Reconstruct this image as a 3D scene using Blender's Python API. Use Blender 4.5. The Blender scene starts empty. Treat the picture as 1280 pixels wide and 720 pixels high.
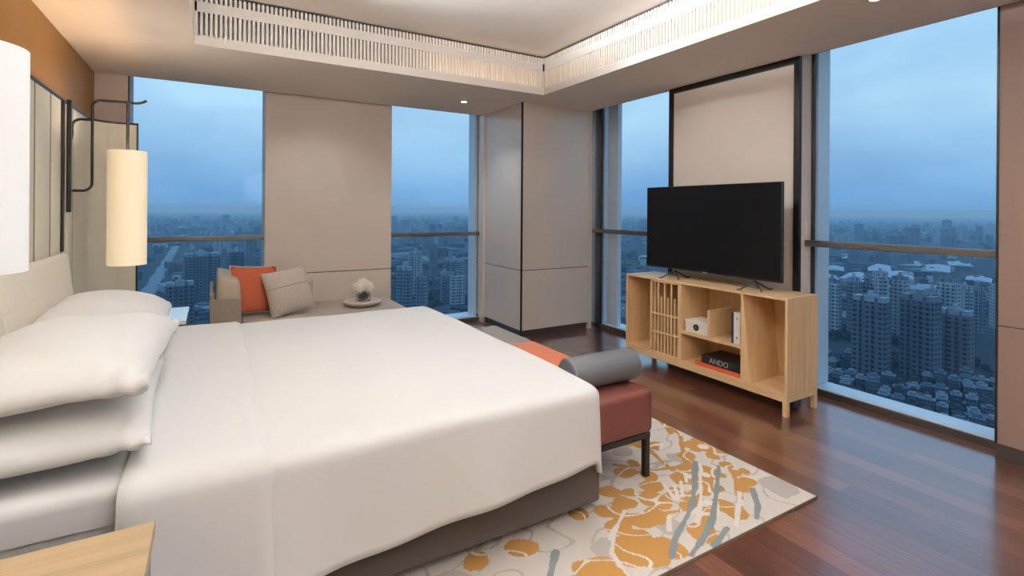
import bpy, bmesh, math, random
from mathutils import Vector, Matrix, noise

random.seed(7)
PI = math.pi
SC = bpy.context.scene
COL = SC.collection

# ------------------------------------------------------------------ helpers
def lin(c):
    return tuple(((v/255)/12.92 if v/255 <= .04045 else ((v/255+.055)/1.055)**2.4) for v in c[:3])

def link(o):
    COL.objects.link(o); return o

class MB:
    """collects shapes (world coordinates) and links them as ONE mesh object"""
    def __init__(s): s.bm = bmesh.new()
    def box(s, x0, x1, y0, y1, z0, z1, bev=0, seg=2, M=None):
        b = bmesh.new()
        vs = [b.verts.new((x, y, z)) for x in (x0, x1) for y in (y0, y1) for z in (z0, z1)]
        for f in ((0,1,3,2),(4,6,7,5),(0,4,5,1),(2,3,7,6),(0,2,6,4),(1,5,7,3)):
            b.faces.new([vs[i] for i in f])
        bmesh.ops.recalc_face_normals(b, faces=b.faces)
        if bev: bmesh.ops.bevel(b, geom=b.edges[:], offset=bev, segments=seg, profile=.5, affect='EDGES')
        s._add(b, M); return s
    def hexa(s, pts, bev=0, seg=2):
        """eight corners ordered as box(): x-major, then y, then z"""
        b = bmesh.new()
        vs = [b.verts.new(p) for p in pts]
        for f in ((0,1,3,2),(4,6,7,5),(0,4,5,1),(2,3,7,6),(0,2,6,4),(1,5,7,3)):
            b.faces.new([vs[i] for i in f])
        bmesh.ops.recalc_face_normals(b, faces=b.faces)
        if bev: bmesh.ops.bevel(b, geom=b.edges[:], offset=bev, segments=seg, profile=.5, affect='EDGES')
        s._add(b); return s
    def prism(s, pts, z0, z1, bev=0):
        b = bmesh.new()
        lo = [b.verts.new((x, y, z0)) for x, y in pts]; hi = [b.verts.new((x, y, z1)) for x, y in pts]
        n = len(pts)
        b.faces.new(lo[::-1]); b.faces.new(hi)
        for i in range(n): b.faces.new((lo[i], lo[(i+1) % n], hi[(i+1) % n], hi[i]))
        bmesh.ops.recalc_face_normals(b, faces=b.faces)
        if bev: bmesh.ops.bevel(b, geom=b.edges[:], offset=bev, segments=2, profile=.5, affect='EDGES')
        s._add(b); return s
    def cyl(s, p0, p1, r, r1=None, n=24, bev=0):
        b = bmesh.new()
        p0, p1 = Vector(p0), Vector(p1); d = p1-p0
        bmesh.ops.create_cone(b, cap_ends=True, segments=n, radius1=r, radius2=r if r1 is None else r1, depth=d.length)
        if bev:
            es = [e for e in b.edges if abs(e.verts[0].co.z-e.verts[1].co.z) < 1e-6]
            bmesh.ops.bevel(b, geom=es, offset=bev, segments=3, profile=.5, affect='EDGES')
        M = Matrix.Translation((p0+p1)/2) @ d.to_track_quat('Z', 'Y').to_matrix().to_4x4()
        s._add(b, M); return s
    def tube(s, pts, r, n=10, r_end=None):
        pts = [Vector(p) for p in pts]; b = bmesh.new(); rings = []
        up = None
        for i, p in enumerate(pts):
            t = (pts[min(i+1, len(pts)-1)]-pts[max(i-1, 0)]).normalized()
            if up is None: up = t.orthogonal().normalized()
            up = (up - t*up.dot(t)).normalized(); sd = t.cross(up)
            rr = r if r_end is None else r+(r_end-r)*i/(len(pts)-1)
            rings.append([b.verts.new(p+(up*math.cos(2*PI*k/n)+sd*math.sin(2*PI*k/n))*rr) for k in range(n)])
        for a, c in zip(rings, rings[1:]):
            for k in range(n): b.faces.new((a[k], a[(k+1) % n], c[(k+1) % n], c[k]))
        b.faces.new(rings[0][::-1]); b.faces.new(rings[-1])
        bmesh.ops.recalc_face_normals(b, faces=b.faces)
        s._add(b); return s
    def lathe(s, prof, c=(0, 0, 0), n=48, closed=False):
        b = bmesh.new(); rings = []
        for r, z in prof:
            if r < 1e-6: rings.append([b.verts.new((c[0], c[1], c[2]+z))])
            else: rings.append([b.verts.new((c[0]+r*math.cos(2*PI*k/n), c[1]+r*math.sin(2*PI*k/n), c[2]+z)) for k in range(n)])
        pr = list(zip(rings, rings[1:]))
        if closed: pr.append((rings[-1], rings[0]))
        for a, d in pr:
            for k in range(n):
                k2 = (k+1) % n
                if len(a) == 1 and len(d) == 1: continue
                if len(a) == 1: b.faces.new((a[0], d[k], d[k2]))
                elif len(d) == 1: b.faces.new((a[k], a[k2], d[0]))
                else: b.faces.new((a[k], a[k2], d[k2], d[k]))
        bmesh.ops.recalc_face_normals(b, faces=b.faces)
        s._add(b); return s
    def ball(s, c, r, sub=1, sc=(1, 1, 1)):
        b = bmesh.new(); bmesh.ops.create_icosphere(b, subdivisions=sub, radius=r)
        s._add(b, Matrix.Translation(c) @ Matrix.Diagonal((*sc, 1))); return s
    def _add(s, b, M=None):
        me = bpy.data.meshes.new('tmp')
        if M is not None: bmesh.ops.transform(b, matrix=M, verts=b.verts)
        b.to_mesh(me); b.free(); s.bm.from_mesh(me); bpy.data.meshes.remove(me)
    def build(s, name, mat, parent=None, smooth=False, angle=35):
        me = bpy.data.meshes.new(name)
        if parent is not None:
            off = parent_world(parent)
            bmesh.ops.transform(s.bm, matrix=off.inverted(), verts=s.bm.verts)
        s.bm.to_mesh(me); s.bm.free()
        o = link(bpy.data.objects.new(name, me))
        for m in (mat if isinstance(mat, (list, tuple)) else [mat]): me.materials.append(m)
        if parent is not None: o.parent = parent
        if smooth:
            for p in me.polygons: p.use_smooth = True
            me.set_sharp_from_angle(angle=math.radians(angle))
        return o

def parent_world(p):
    M = Matrix.Identity(4)
    while p is not None:
        M = p.matrix_basis @ M; p = p.parent
    return M

def tag(o, label=None, cat=None, group=None, kind=None):
    if label: o['label'] = label
    if cat: o['category'] = cat
    if group: o['group'] = group
    if kind: o['kind'] = kind
    return o

def empty(name, loc, label, cat, group=None, rz=0):
    o = link(bpy.data.objects.new(name, None)); o.location = loc; o.rotation_euler = (0, 0, rz)
    o.empty_display_size = .1
    return tag(o, label, cat, group)

def struct(o, cat='room', label=None):
    o['kind'] = 'structure'
    if o.parent is None:
        if label: o['label'] = label
        o['category'] = cat
    return o

def from_grid(name, P, nu, nv, mat, parent=None, smooth=True, close_u=False):
    """P(i,j) -> Vector, nu x nv grid"""
    bm = bmesh.new()
    V = [[bm.verts.new(P(i, j)) for j in range(nv)] for i in range(nu)]
    for i in range(nu-1):
        for j in range(nv-1):
            bm.faces.new((V[i][j], V[i+1][j], V[i+1][j+1], V[i][j+1]))
    bmesh.ops.recalc_face_normals(bm, faces=bm.faces)
    if parent is not None: bmesh.ops.transform(bm, matrix=parent_world(parent).inverted(), verts=bm.verts)
    me = bpy.data.meshes.new(name); bm.to_mesh(me); bm.free()
    o = link(bpy.data.objects.new(name, me)); me.materials.append(mat)
    if parent is not None: o.parent = parent
    if smooth:
        for p in me.polygons: p.use_smooth = True
    return o

# ------------------------------------------------------------------ materials
class NT:
    def __init__(s, name):
        s.m = bpy.data.materials.new(name); s.m.use_nodes = True
        s.t = s.m.node_tree; s.b = s.t.nodes['Principled BSDF']; s.out = s.t.nodes['Material Output']
    def n(s, typ, **kw):
        nd = s.t.nodes.new(typ)
        for k, v in kw.items(): setattr(nd, k, v)
        return nd
    def l(s, a, b): s.t.links.new(a, b)
    def coord(s, out='Object', scale=(1, 1, 1), rot=(0, 0, 0)):
        tc = s.n('ShaderNodeTexCoord'); mp = s.n('ShaderNodeMapping')
        mp.inputs['Scale'].default_value = scale; mp.inputs['Rotation'].default_value = rot
        s.l(tc.outputs[out], mp.inputs['Vector']); return mp.outputs['Vector']
    def noise(s, vec, scale, detail=3, rough=.5):
        nd = s.n('ShaderNodeTexNoise'); nd.inputs['Scale'].default_value = scale
        nd.inputs['Detail'].default_value = detail; nd.inputs['Roughness'].default_value = rough
        if vec is not None: s.l(vec, nd.inputs['Vector'])
        return nd.outputs['Fac']
    def ramp(s, fac, stops):
        nd = s.n('ShaderNodeValToRGB'); e = nd.color_ramp.elements
        while len(e) < len(stops): e.new(.5)
        for el, (p, c) in zip(e, stops): el.position = p; el.color = (*c, 1)
        s.l(fac, nd.inputs['Fac']); return nd.outputs['Color']
    def mix(s, fac, a, b, mode='MIX'):
        nd = s.n('ShaderNodeMix', data_type='RGBA', blend_type=mode)
        for v, i in ((fac, 0), (a, 6), (b, 7)):
            if hasattr(v, 'is_output'): s.l(v, nd.inputs[i])
            else: nd.inputs[i].default_value = v if i == 0 else (*v, 1)
        return nd.outputs[2]
    def math(s, op, a, b=0):
        nd = s.n('ShaderNodeMath', operation=op)
        for v, i in ((a, 0), (b, 1)):
            if hasattr(v, 'is_output'): s.l(v, nd.inputs[i])
            else: nd.inputs[i].default_value = v
        return nd.outputs[0]
    def bump(s, h, strength=.2, dist=.01):
        nd = s.n('ShaderNodeBump'); nd.inputs['Strength'].default_value = strength; nd.inputs['Distance'].default_value = dist
        s.l(h, nd.inputs['Height']); s.l(nd.outputs['Normal'], s.b.inputs['Normal'])
    def set(s, **kw):
        for k, v in kw.items():
            i = s.b.inputs[k.replace('_', ' ')]
            if hasattr(v, 'is_output'): s.l(v, i)
            else: i.default_value = v
        return s

def plain(name, c, rough=.5, metal=0, var=.05, scale=6, bump=0, bscale=200, coat=0, sheen=0, spec=.5):
    k = NT(name); col = lin(c); v = k.coord()
    f = k.noise(v, scale, 3)
    k.set(Base_Color=k.ramp(f, [(.3, tuple(x*(1-var) for x in col)), (.7, tuple(min(1, x*(1+var)) for x in col))]),
          Roughness=rough, Metallic=metal)
    k.b.inputs['Specular IOR Level'].default_value = spec
    if coat: k.b.inputs['Coat Weight'].default_value = coat; k.b.inputs['Coat Roughness'].default_value = .1
    if sheen: k.b.inputs['Sheen Weight'].default_value = sheen
    if bump: k.bump(k.noise(v, bscale, 2), bump, .002)
    return k.m

def weave(name, c, var=.12, scale=420, bump=.25, rough=.85, sheen=.15):
    """woven upholstery: crossing threads"""
    k = NT(name); col = lin(c); v = k.coord()
    sx = k.n('ShaderNodeSeparateXYZ'); k.l(v, sx.inputs[0])
    a = k.math('SINE', k.math('MULTIPLY', k.math('ADD', sx.outputs[0], sx.outputs[1]), scale*2))
    b = k.math('SINE', k.math('MULTIPLY', k.math('ADD', sx.outputs[2], k.math('MULTIPLY', sx.outputs[1], .5)), scale*2))
    w = k.math('ADD', k.math('MULTIPLY', k.math('MULTIPLY', a, b), .25), k.noise(v, 60, 4))
    k.set(Base_Color=k.ramp(w, [(.25, tuple(x*(1-var) for x in col)), (.75, tuple(min(1, x*(1+var)) for x in col))]), Roughness=rough)
    k.b.inputs['Sheen Weight'].default_value = sheen
    k.bump(w, bump, .001)
    return k.m

def wood(name, c, dark=.78, axis=2, rough=.45, coat=0.0, scale=9):
    """straight grained veneer, grain along the axis"""
    k = NT(name); col = lin(c)
    s = [scale*3]*3; s[axis] = scale*.12
    v = k.coord(scale=tuple(s))
    a = k.noise(v, 1.2, 5, .62)
    s2 = [140]*3; s2[axis] = 3
    b = k.noise(k.coord(scale=tuple(s2)), 1, 2)
    f = k.math('ADD', k.math('MULTIPLY', a, .75), k.math('MULTIPLY', b, .25))
    k.set(Base_Color=k.ramp(f, [(.32, tuple(x*dark for x in col)), (.52, col), (.7, tuple(min(1, x*1.14) for x in col))]), Roughness=rough)
    k.b.inputs['Coat Weight'].default_value = coat; k.b.inputs['Coat Roughness'].default_value = .12
    k.bump(b, .08, .001)
    return k.m

def emit(name, c, strength, base=(230, 230, 225)):
    k = NT(name); k.set(Base_Color=(*lin(base), 1), Roughness=.7)
    k.b.inputs['Emission Color'].default_value = (*lin(c), 1); k.b.inputs['Emission Strength'].default_value = strength
    return k.m

def pane_mat(name, tint=(.93, .97, 1)):
    k = NT(name); t = k.t
    tr = k.n('ShaderNodeBsdfTransparent'); tr.inputs['Color'].default_value = (*tint, 1)
    gl = k.n('ShaderNodeBsdfGlossy'); gl.inputs['Roughness'].default_value = .0; gl.inputs['Color'].default_value = (.9, .95, 1, 1)
    fr = k.n('ShaderNodeFresnel'); fr.inputs['IOR'].default_value = 1.14
    mx = k.n('ShaderNodeMixShader')
    k.l(fr.outputs[0], mx.inputs[0]); k.l(tr.outputs[0], mx.inputs[1]); k.l(gl.outputs[0], mx.inputs[2])
    k.l(mx.outputs[0], k.out.inputs['Surface']); return k.m

def floor_mat():
    k = NT('plank_floor'); v = k.coord(rot=(0, 0, PI/2))
    br = k.n('ShaderNodeTexBrick'); k.l(v, br.inputs['Vector'])
    br.offset = .37; br.inputs['Scale'].default_value = 1
    br.inputs['Brick Width'].default_value = 1.35; br.inputs['Row Height'].default_value = .118
    br.inputs['Mortar Size'].default_value = .0016; br.inputs['Mortar Smooth'].default_value = .2
    br.inputs['Color1'].default_value = (.0, .0, .0, 1); br.inputs['Color2'].default_value = (1, 1, 1, 1); br.inputs['Mortar'].default_value = (.5, .5, .5, 1)
    g = k.noise(k.coord(scale=(26, 1.3, 1)), 2.2, 5, .6)
    f = k.math('ADD', k.math('MULTIPLY', br.outputs['Color'], .42), k.math('MULTIPLY', g, .62))
    c = k.ramp(f, [(.2, lin((72, 40, 30))), (.5, lin((98, 57, 43))), (.85, lin((130, 82, 63)))])
    c = k.mix(k.math('MULTIPLY', br.outputs['Fac'], .75), c, lin((34, 17, 13)))
    k.set(Base_Color=c, Roughness=k.math('ADD', k.math('MULTIPLY', g, .12), .26))
    k.b.inputs['Coat Weight'].default_value = 1; k.b.inputs['Coat Roughness'].default_value = .17; k.b.inputs['Coat IOR'].default_value = 2.1
    k.bump(k.math('SUBTRACT', k.math('MULTIPLY', g, .15), br.outputs['Fac']), .12, .002)
    return k.m

M = {}
M['wall'] = plain('wall_fabric', (208, 194, 180), .62, var=.02, scale=3, bump=.05, bscale=300)
M['wallr'] = plain('shaded_wall_panel', (134, 110, 97), .5, var=.015)  # darker copy of the wall colour; the weaker light there is painted in
M['column'] = plain('satin_panel', (222, 207, 192), .34, .26, var=.01, scale=3)
M['wallpink'] = plain('painted_wall', (216, 206, 200), .7, var=.02)
M['ceil'] = plain('ceiling_paint', (228, 218, 207), .8, var=.012, scale=2)
M['slat'] = plain('slat_paint', (236, 228, 218), .6, var=.01)
M['gold'] = plain('gold_wallcovering', (172, 126, 62), .5, var=.06, scale=2.5, bump=.1, bscale=160)
M['floor'] = floor_mat()
M['black'] = plain('dark_bronze', (38, 33, 30), .4, .6, var=.1)
M['seam'] = plain('seam_dark', (70, 58, 50), .6)
M['skirt'] = plain('skirting_dark', (46, 38, 34), .45)
M['alu'] = plain('aluminium', (150, 160, 170), .35, .55, var=.03)
M['aluw'] = plain('white_aluminium', (226, 230, 234), .3, .1, var=.01)
M['gasket'] = plain('gasket', (28, 32, 40), .5)
M['rail'] = plain('rail_metal', (88, 86, 84), .35, .5)
M['glass'] = pane_mat('window_glass')
M['linen'] = plain('white_linen', (218, 217, 215), .85, var=.012, scale=5, bump=.05, bscale=600, sheen=.1)
M['linen2'] = plain('white_duvet', (219, 218, 215), .8, var=.012, scale=3, bump=.04, bscale=500, sheen=.1)
M['bedbase'] = weave('bed_base_fabric', (60, 50, 42), .1)
M['oak'] = wood('pale_oak', (217, 181, 134), .84, 2, .42)
M['oaky'] = wood('pale_oak_long', (217, 181, 134), .84, 1, .42)
M['oakx'] = wood('pale_oak_cross', (214, 178, 131), .84, 0, .42)
M['oaknight'] = wood('warm_oak', (160, 135, 102), .8, 0, .38)
M['panel'] = plain('olive_panel', (210, 203, 184), .6, var=.04, scale=4, bump=.08, bscale=400)
M['cushion'] = weave('cream_upholstery', (222, 212, 196), .04, 300, .1)
M['leather'] = plain('brown_leather', (94, 48, 38), .5, var=.1, scale=9, bump=.12, bscale=260)
M['orange'] = weave('orange_cloth', (196, 104, 66), .1)
M['greybench'] = weave('grey_cloth', (128, 120, 116), .1)
M['bolster'] = plain('grey_leather', (92, 92, 94), .42, var=.08, scale=8, bump=.1, bscale=240)
M['sofa'] = weave('taupe_upholstery', (168, 152, 134), .08)
M['sofadark'] = weave('taupe_shell', (122, 110, 94), .08)
M['cushorange'] = weave('burnt_orange_cloth', (166, 78, 46), .1)
M['cushtaupe'] = weave('taupe_cloth', (184, 170, 156), .08)
M['seamtaupe'] = plain('taupe_stitching', (132, 116, 102), .9)
M['piping'] = plain('cream_piping', (214, 198, 178), .8)
M['tv'] = plain('screen_black', (7, 7, 8), .3, var=.02, spec=.18)
M['tvframe'] = plain('tv_frame', (22, 22, 24), .4)
M['steel'] = plain('dark_steel', (70, 72, 76), .35, .8)
M['boxwhite'] = plain('white_card', (236, 230, 220), .6, var=.01)
M['navy'] = plain('navy_cover', (34, 36, 68), .5)
M['purple'] = plain('violet_cover', (92, 74, 120), .5)
M['bookblack'] = plain('black_cover', (26, 25, 25), .4)
M['bookorange'] = plain('orange_cover', (206, 84, 40), .5)
M['paper'] = plain('page_edges', (214, 206, 192), .8)
M['ink'] = plain('ink', (28, 28, 30), .5)
M['silver'] = plain('silver_foil', (190, 190, 188), .35, .3)
M['plate'] = plain('pink_stone', (214, 198, 190), .35, var=.04, scale=14)
M['petal'] = plain('cream_petals', (244, 238, 222), .8, var=.04, scale=40)
M['stemleaf'] = plain('dark_leaves', (44, 54, 26), .5, var=.3, scale=60)
M['nightwhite'] = plain('sky_sheen_lacquer', (226, 230, 232), .06, var=.0, coat=1.0)  # white base colour adds to the sky reflection on the glossy top
M['nightgrey'] = plain('grey_lacquer', (104, 100, 98), .4)
M['dial'] = plain('cone_trim', (215, 205, 190), .4, .3)

def vase_glass():
    k = NT('clear_vase_glass'); k.set(Base_Color=(.92, .97, .95, 1), Roughness=.02, IOR=1.4)
    k.b.inputs['Transmission Weight'].default_value = .95
    return k.m
M['vase'] = vase_glass()
M['glow_far'] = emit('lampshade_warm', (255, 230, 186), .36, (236, 222, 196))
M['glow_near'] = emit('lampshade_white', (246, 249, 250), .2, (236, 238, 236))
M['led'] = emit('led_strip', (255, 232, 206), 26.0)
M['ledwarm'] = emit('led_strip_warm', (255, 200, 130), 30)
M['downlens'] = emit('downlight_lens', (255, 238, 214), 14)

# ------------------------------------------------------------------ camera
F_PX, HOR, YAW, ROLL, EYE = 633.0, 263.0, math.atan2(373, 633), math.radians(.40), 1.40
cam = link(bpy.data.objects.new('camera', bpy.data.cameras.new('camera')))
cam.data.sensor_width = 36; cam.data.lens = F_PX/1280*36
cam.data.shift_y = -(360-HOR)/1280
cam.data.clip_start = .02; cam.data.clip_end = 20000
fw = Vector((math.sin(YAW), math.cos(YAW), 0)); rt = Vector((math.cos(YAW), -math.sin(YAW), 0)); up = Vector((0, 0, 1))
R_ = rt*math.cos(ROLL)+up*math.sin(ROLL); U_ = up*math.cos(ROLL)-rt*math.sin(ROLL)
m = Matrix((R_, U_, -fw)).transposed().to_4x4(); m.translation = (0, 0, EYE)
cam.matrix_world = m
SC.camera = cam

# ------------------------------------------------------------------ room dimensions
CZ, TZ = 2.59, 2.98           # soffit and tray heights
XL, YB = -.91, 5.70           # left wall, far wall
YN = -2.4                     # wall behind the camera
XT, XR = 3.83, 3.88           # pier face, right wall face
XG, YG = 4.035, 5.78           # glass planes
XO, YO = 4.16, 6.0             # outer face of the walls
TX0, TX1, TY0, TY1 = -.127, 2.92, -1.6, 4.33   # tray opening

# floor, outer shell
struct(MB().box(XL-.2, 4.0, YN-.2, 5.72, -.12, 0).build('floor', M['floor']), 'floor', 'dark red-brown plank floor running towards the windows')
struct(MB().box(XL-.2, XL, YN-.2, 6.2, 0, 3.3).build('wall_left', M['gold']), 'wall', 'gold wallcovering behind the headboard')
struct(MB().box(XL, 4.4, YN-.2, YN, 0, 3.3).build('wall_behind', M['wallpink']), 'wall', 'plain wall behind the viewer')

def panelled(name, x0, x1, y0, y1, zs, label, faces, seam=M['seam'], z0=0.0, z1=2.80, mt_=None):
    w = MB()
    lo = zs-.004; hi = zs+.004
    w.box(x0, x1, y0, y1, z0, lo, .003, 1); w.box(x0, x1, y0, y1, hi, z1, .003, 1)
    o = struct(w.build(name, mt_ or M['wall']), 'wall', label)
    s = MB().box(x0+.006, x1-.006, y0+.006, y1-.006, lo-.002, hi+.002)
    struct(s.build('seam', seam, o))
    return o

# far wall: stub at the left, the panelled pier between the windows
struct(MB().box(XL, -.67, YB, YO+.05, 0, 2.8).build('wall_far_stub', M['wallpink']), 'wall', 'narrow pinkish wall strip left of the far window')
panelled('wall_far', .447, 1.755, YB, YO+.06, .725, 'beige panelled wall between the two far windows', None)
# column in the corner
wc = panelled('wall_corner', 2.915, 3.872, 4.735, YO+.06, .738, 'beige panelled corner column with dark edge strip', None, z0=.075, mt_=M['column'])
struct(MB().box(2.905, 2.922, 4.725, 4.742, .02, CZ).build('corner_strip', M['black'], wc))
struct(MB().box(2.935, 3.872, 4.765, 5.9, 0, .075).build('baseboard_corner', M['skirt']), 'baseboard', 'dark recessed skirting under the corner column')
struct(MB().box(3.845, 3.9, 4.733, 4.80, .0, CZ).build('edge_strip', M['column'], wc))
struct(MB().box(2.895, 2.93, 5.62, 5.75, .0, CZ).build('edge_strip', M['column'], wc))
struct(MB().box(3.872, XO+.06, 4.745, YO+.06, 0, 2.8).build('wall_corner_return', plain('brushed_aluminium', (196, 204, 212), .25, .85)), 'wall', 'metal return beside the corner column')
# pier with framed white board
wp = struct(MB().box(XT+.02, XO+.06, 2.21, 3.484, 0, 2.8).build('wall_right_pier', M['wall']), 'wall', 'pale wall board in a black frame behind the television')
fr = MB()
fr.box(XT-.005, XT+.03, 2.207, 2.25, 0, CZ-.002); fr.box(XT-.005, XT+.03, 3.446, 3.486, 0, CZ-.002)
fr.box(XT-.005, XT+.03, 2.25, 3.446, CZ-.048, CZ-.002)
struct(fr.build('pier_frame', M['black'], wp))
# right wall
wr = panelled('wall_right', XR, XO+.2, YN, 1.09, .758, 'grey-beige panelled wall right of the wide window', None, z0=.0, mt_=M['wallr'])
struct(MB().box(XR-.004, XR+.02, YN, 1.092, 0, .085).build('baseboard_right', M['skirt']), 'baseboard', 'dark skirting of the right wall')
struct(MB().box(XR-.003, XR+.02, 1.084, 1.096, .085, CZ).build('corner_strip', M['black'], wr))

# ------------------------------------------------------------------ windows
def window(n, along, a0, a1, plane, mull=(), inner=None, label=''):
    """along='x': far wall, spans a0..a1 in x at y=plane; along='y': right wall"""
    def B(mb, u0, u1, v0, v1, z0, z1, bev=0):
        return mb.box(u0, u1, v0, v1, z0, z1, bev) if along == 'x' else mb.box(v0, v1, u0, u1, z0, z1, bev)
    f = MB(); T = plane; I = inner; O = XO if along == 'y' else YO
    B(f, a0, a1, T-.015, T+.02, .0, .052); B(f, a0, a1, T-.015, T+.02, 2.70, 2.8)
    for u in mull:
        B(f, u-.09, u+.08, T+.03, T+.09, .056, 2.7)
    o = struct(f.build('window_%d' % n, M['aluw']), 'window', label)
    p = MB(); B(p, a0+.002, a1-.002, T, T+.008, .052, 2.70)
    struct(p.build('pane', M['glass'], o))
    s = MB(); B(s, a0+.002, a1-.002, T+.0205, O+.06, .0, .055, .004)
    struct(s.build('sill', M['aluw'], o))
    k = MB(); B(k, a0+.002, a1-.002, I, T-.0155, .0, .045)
    struct(k.build('kerb', M['skirt'], o))
    r = MB()
    zr = 1.165 if along == 'y' else 1.105
    ri = I-.075 if along == 'y' else I+.02
    B(r, a0+.001, a1-.001, ri-.02, ri+.02, zr-.024, zr+.024, .006)
    struct(r.build('guard_rail', M['rail'], o))
    return o
window(1, 'x', -.67, .447, YG, (), YB+.02, 'left far window overlooking a wide avenue')
window(2, 'x', 1.755, 2.895, YG, (), YB+.02, 'narrow far window beside the corner column')
window(3, 'y', 3.486, 4.745, XG, (4.56,), 4.0, 'tall window between corner column and framed wall board')
window(4, 'y', 1.09, 2.207, XG, (), 4.0, 'wide right window over the apartment towers')
# jamb strips (aluminium) on the far side of each opening
struct(MB().box(XG+.02, XO+.06, 2.19, 2.2095, .06, 2.7).build('trim_1', M['aluw']), 'trim', 'pale aluminium jamb beside the framed wall board')
struct(MB().box(XT+.165, XT+.185, 2.186, 2.2095, .0, 2.7).build('trim_2', M['gasket']), 'trim', 'dark jamb joint beside the framed wall board')
struct(MB().box(XG+.02, XO+.02, 4.70, 4.745, .06, 2.7).build('trim_3', M['aluw']), 'trim', 'pale aluminium jamb beside the corner column')
struct(MB().box(4.0, 4.02, 4.69, 4.745, .0, 2.7).build('trim_4', M['gasket']), 'trim', 'dark jamb joint beside the corner column')
struct(MB().box(2.865, 2.895, YG+.02, YO-.02, .06, 2.7).build('trim_5', M['aluw']), 'trim', 'pale aluminium jamb of the narrow far window')
struct(MB().box(-.672, -.66, YB-.004, YB+.02, 0, CZ).build('trim_6', M['seam']), 'trim', 'dark corner bead left of the far window')

# ------------------------------------------------------------------ ceiling with tray
c = MB(); TK = .12
c.box(XL, TX0-.006, YN, YB, CZ, CZ+TK); c.box(TX0-.006, TX1+.006, TY1+.006, YB, CZ, CZ+.012)
c.box(TX1+.006, XR, YN, YB, CZ, CZ+.012); c.box(TX0-.006, TX1+.006, YN, TY0-.006, CZ, CZ+TK)
c.box(XR-.01, XR, YN, YB, CZ, 2.85); c.box(XL, XR, YB-.01, YB, CZ, 2.85)           # drop edges of the blind pockets
c.box(XR, XO+.2, YN, YO+.2, 2.8, 2.9); c.box(XL, XR, YB, YO+.2, 2.8, 2.9)          # pocket tops
c.box(XL, 4.4, YN, YO+.2, TZ, TZ+.1)                                              # upper ceiling
ceiling = struct(c.build('ceiling', M['ceil']), 'ceiling', 'cream ceiling with a raised tray and warm cove')
# fascias
def fascia(name, along, a0, a1, plane, sgn, cat_label, far_led):
    """vertical tray edge; slats at 31 mm pitch in two bands"""
    def B(mb, u0, u1, d0, d1, z0, z1):
        v0, v1 = plane+sgn*d0, plane+sgn*d1
        v0, v1 = min(v0, v1), max(v0, v1)
        return mb.box(u0, u1, v0, v1, z0, z1) if along == 'x' else mb.box(v0, v1, u0, u1, z0, z1)
    f = MB()
    B(f, a0, a1, 0, .03, CZ-.001, 2.662); B(f, a0, a1, 0, .03, 2.832, 2.905)
    B(f, a0, a1, .20, .22, CZ+.012, TZ)
    B(f, a0, a0+.014, .0, .03, 2.66, 2.97); B(f, a1-.014, a1, .0, .03, 2.66, 2.97)
    o = struct(f.build(name, M['ceil']), 'trim', cat_label)
    s = MB(); n = int((a1-a0-.012)/.031)
    for i in range(n+1):
        u = a0+.012+i*.031
        B(s, u-.0085, u+.0085, .004, .03, 2.66, 2.834)
    t = MB()
    for i in range(n+1):
        u = a0+.012+i*.031
        B(t, u-.0085, u+.0085, .004, .03, 2.904, 2.966)
    struct(s.build('slats', M['slat'], o)); struct(t.build('upper_slats', M['slat'], o))
    g = MB(); B(g, a0, a1, -.002, .03, 2.966, 2.976)
    struct(g.build('shadow_gap', M['seam'], o))
    return o
fb = fascia('trim_7', 'x', TX0, TX1, TY1, 1, 'slatted air grille along the far edge of the ceiling tray', True)
fr_ = fascia('trim_8', 'y', TY0, TY1, TX1, 1, 'lit slatted grille along the right edge of the ceiling tray', True)
struct(MB().box(TX0-.03, TX0, TY0, TY1, CZ-.001, TZ).build('trim_9', M['ceil']), 'trim', 'plain left edge of the ceiling tray')
struct(MB().box(TX0, TX1, TY0-.03, TY0, CZ-.001, TZ).build('trim_10', M['ceil']), 'trim', 'plain near edge of the ceiling tray')
# LED strips lying in the right-hand cove and along the far end
struct(MB().box(TX1+.05, TX1+.07, TY0, TY1, 2.615, 2.622).build('led', M['led'], fr_))
struct(MB().box(1.7, TX1, TY1+.05, TY1+.07, 2.615, 2.622).build('led', M['led'], fb))

# ------------------------------------------------------------------ lights
def spot(loc, power, angle=110, blend=.6, r=.05, col=(1, .84, .68), aim=(0, 0, -1)):
    d = bpy.data.lights.new('downlight_or_fill_beam', 'SPOT'); d.energy = power; d.spot_size = math.radians(angle); d.spot_blend = blend
    d.shadow_soft_size = r; d.color = col
    o = link(bpy.data.objects.new('downlight_or_fill_beam', d)); o.location = loc
    o.rotation_euler = Vector(aim).to_track_quat('-Z', 'Y').to_euler()
    return o
def area(loc, sx, sy, power, col=(1, .86, .72), aim=(0, 0, -1), spread=170):
    d = bpy.data.lights.new('tray_fill_light', 'AREA'); d.shape = 'RECTANGLE'; d.size = sx; d.size_y = sy; d.energy = power; d.color = col
    d.spread = math.radians(spread)
    o = link(bpy.data.objects.new('tray_fill_light', d)); o.location = loc
    o.rotation_euler = Vector(aim).to_track_quat('-Z', 'Y').to_euler()
    return o
WARM = (.91, 1.0, 1.10)
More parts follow.
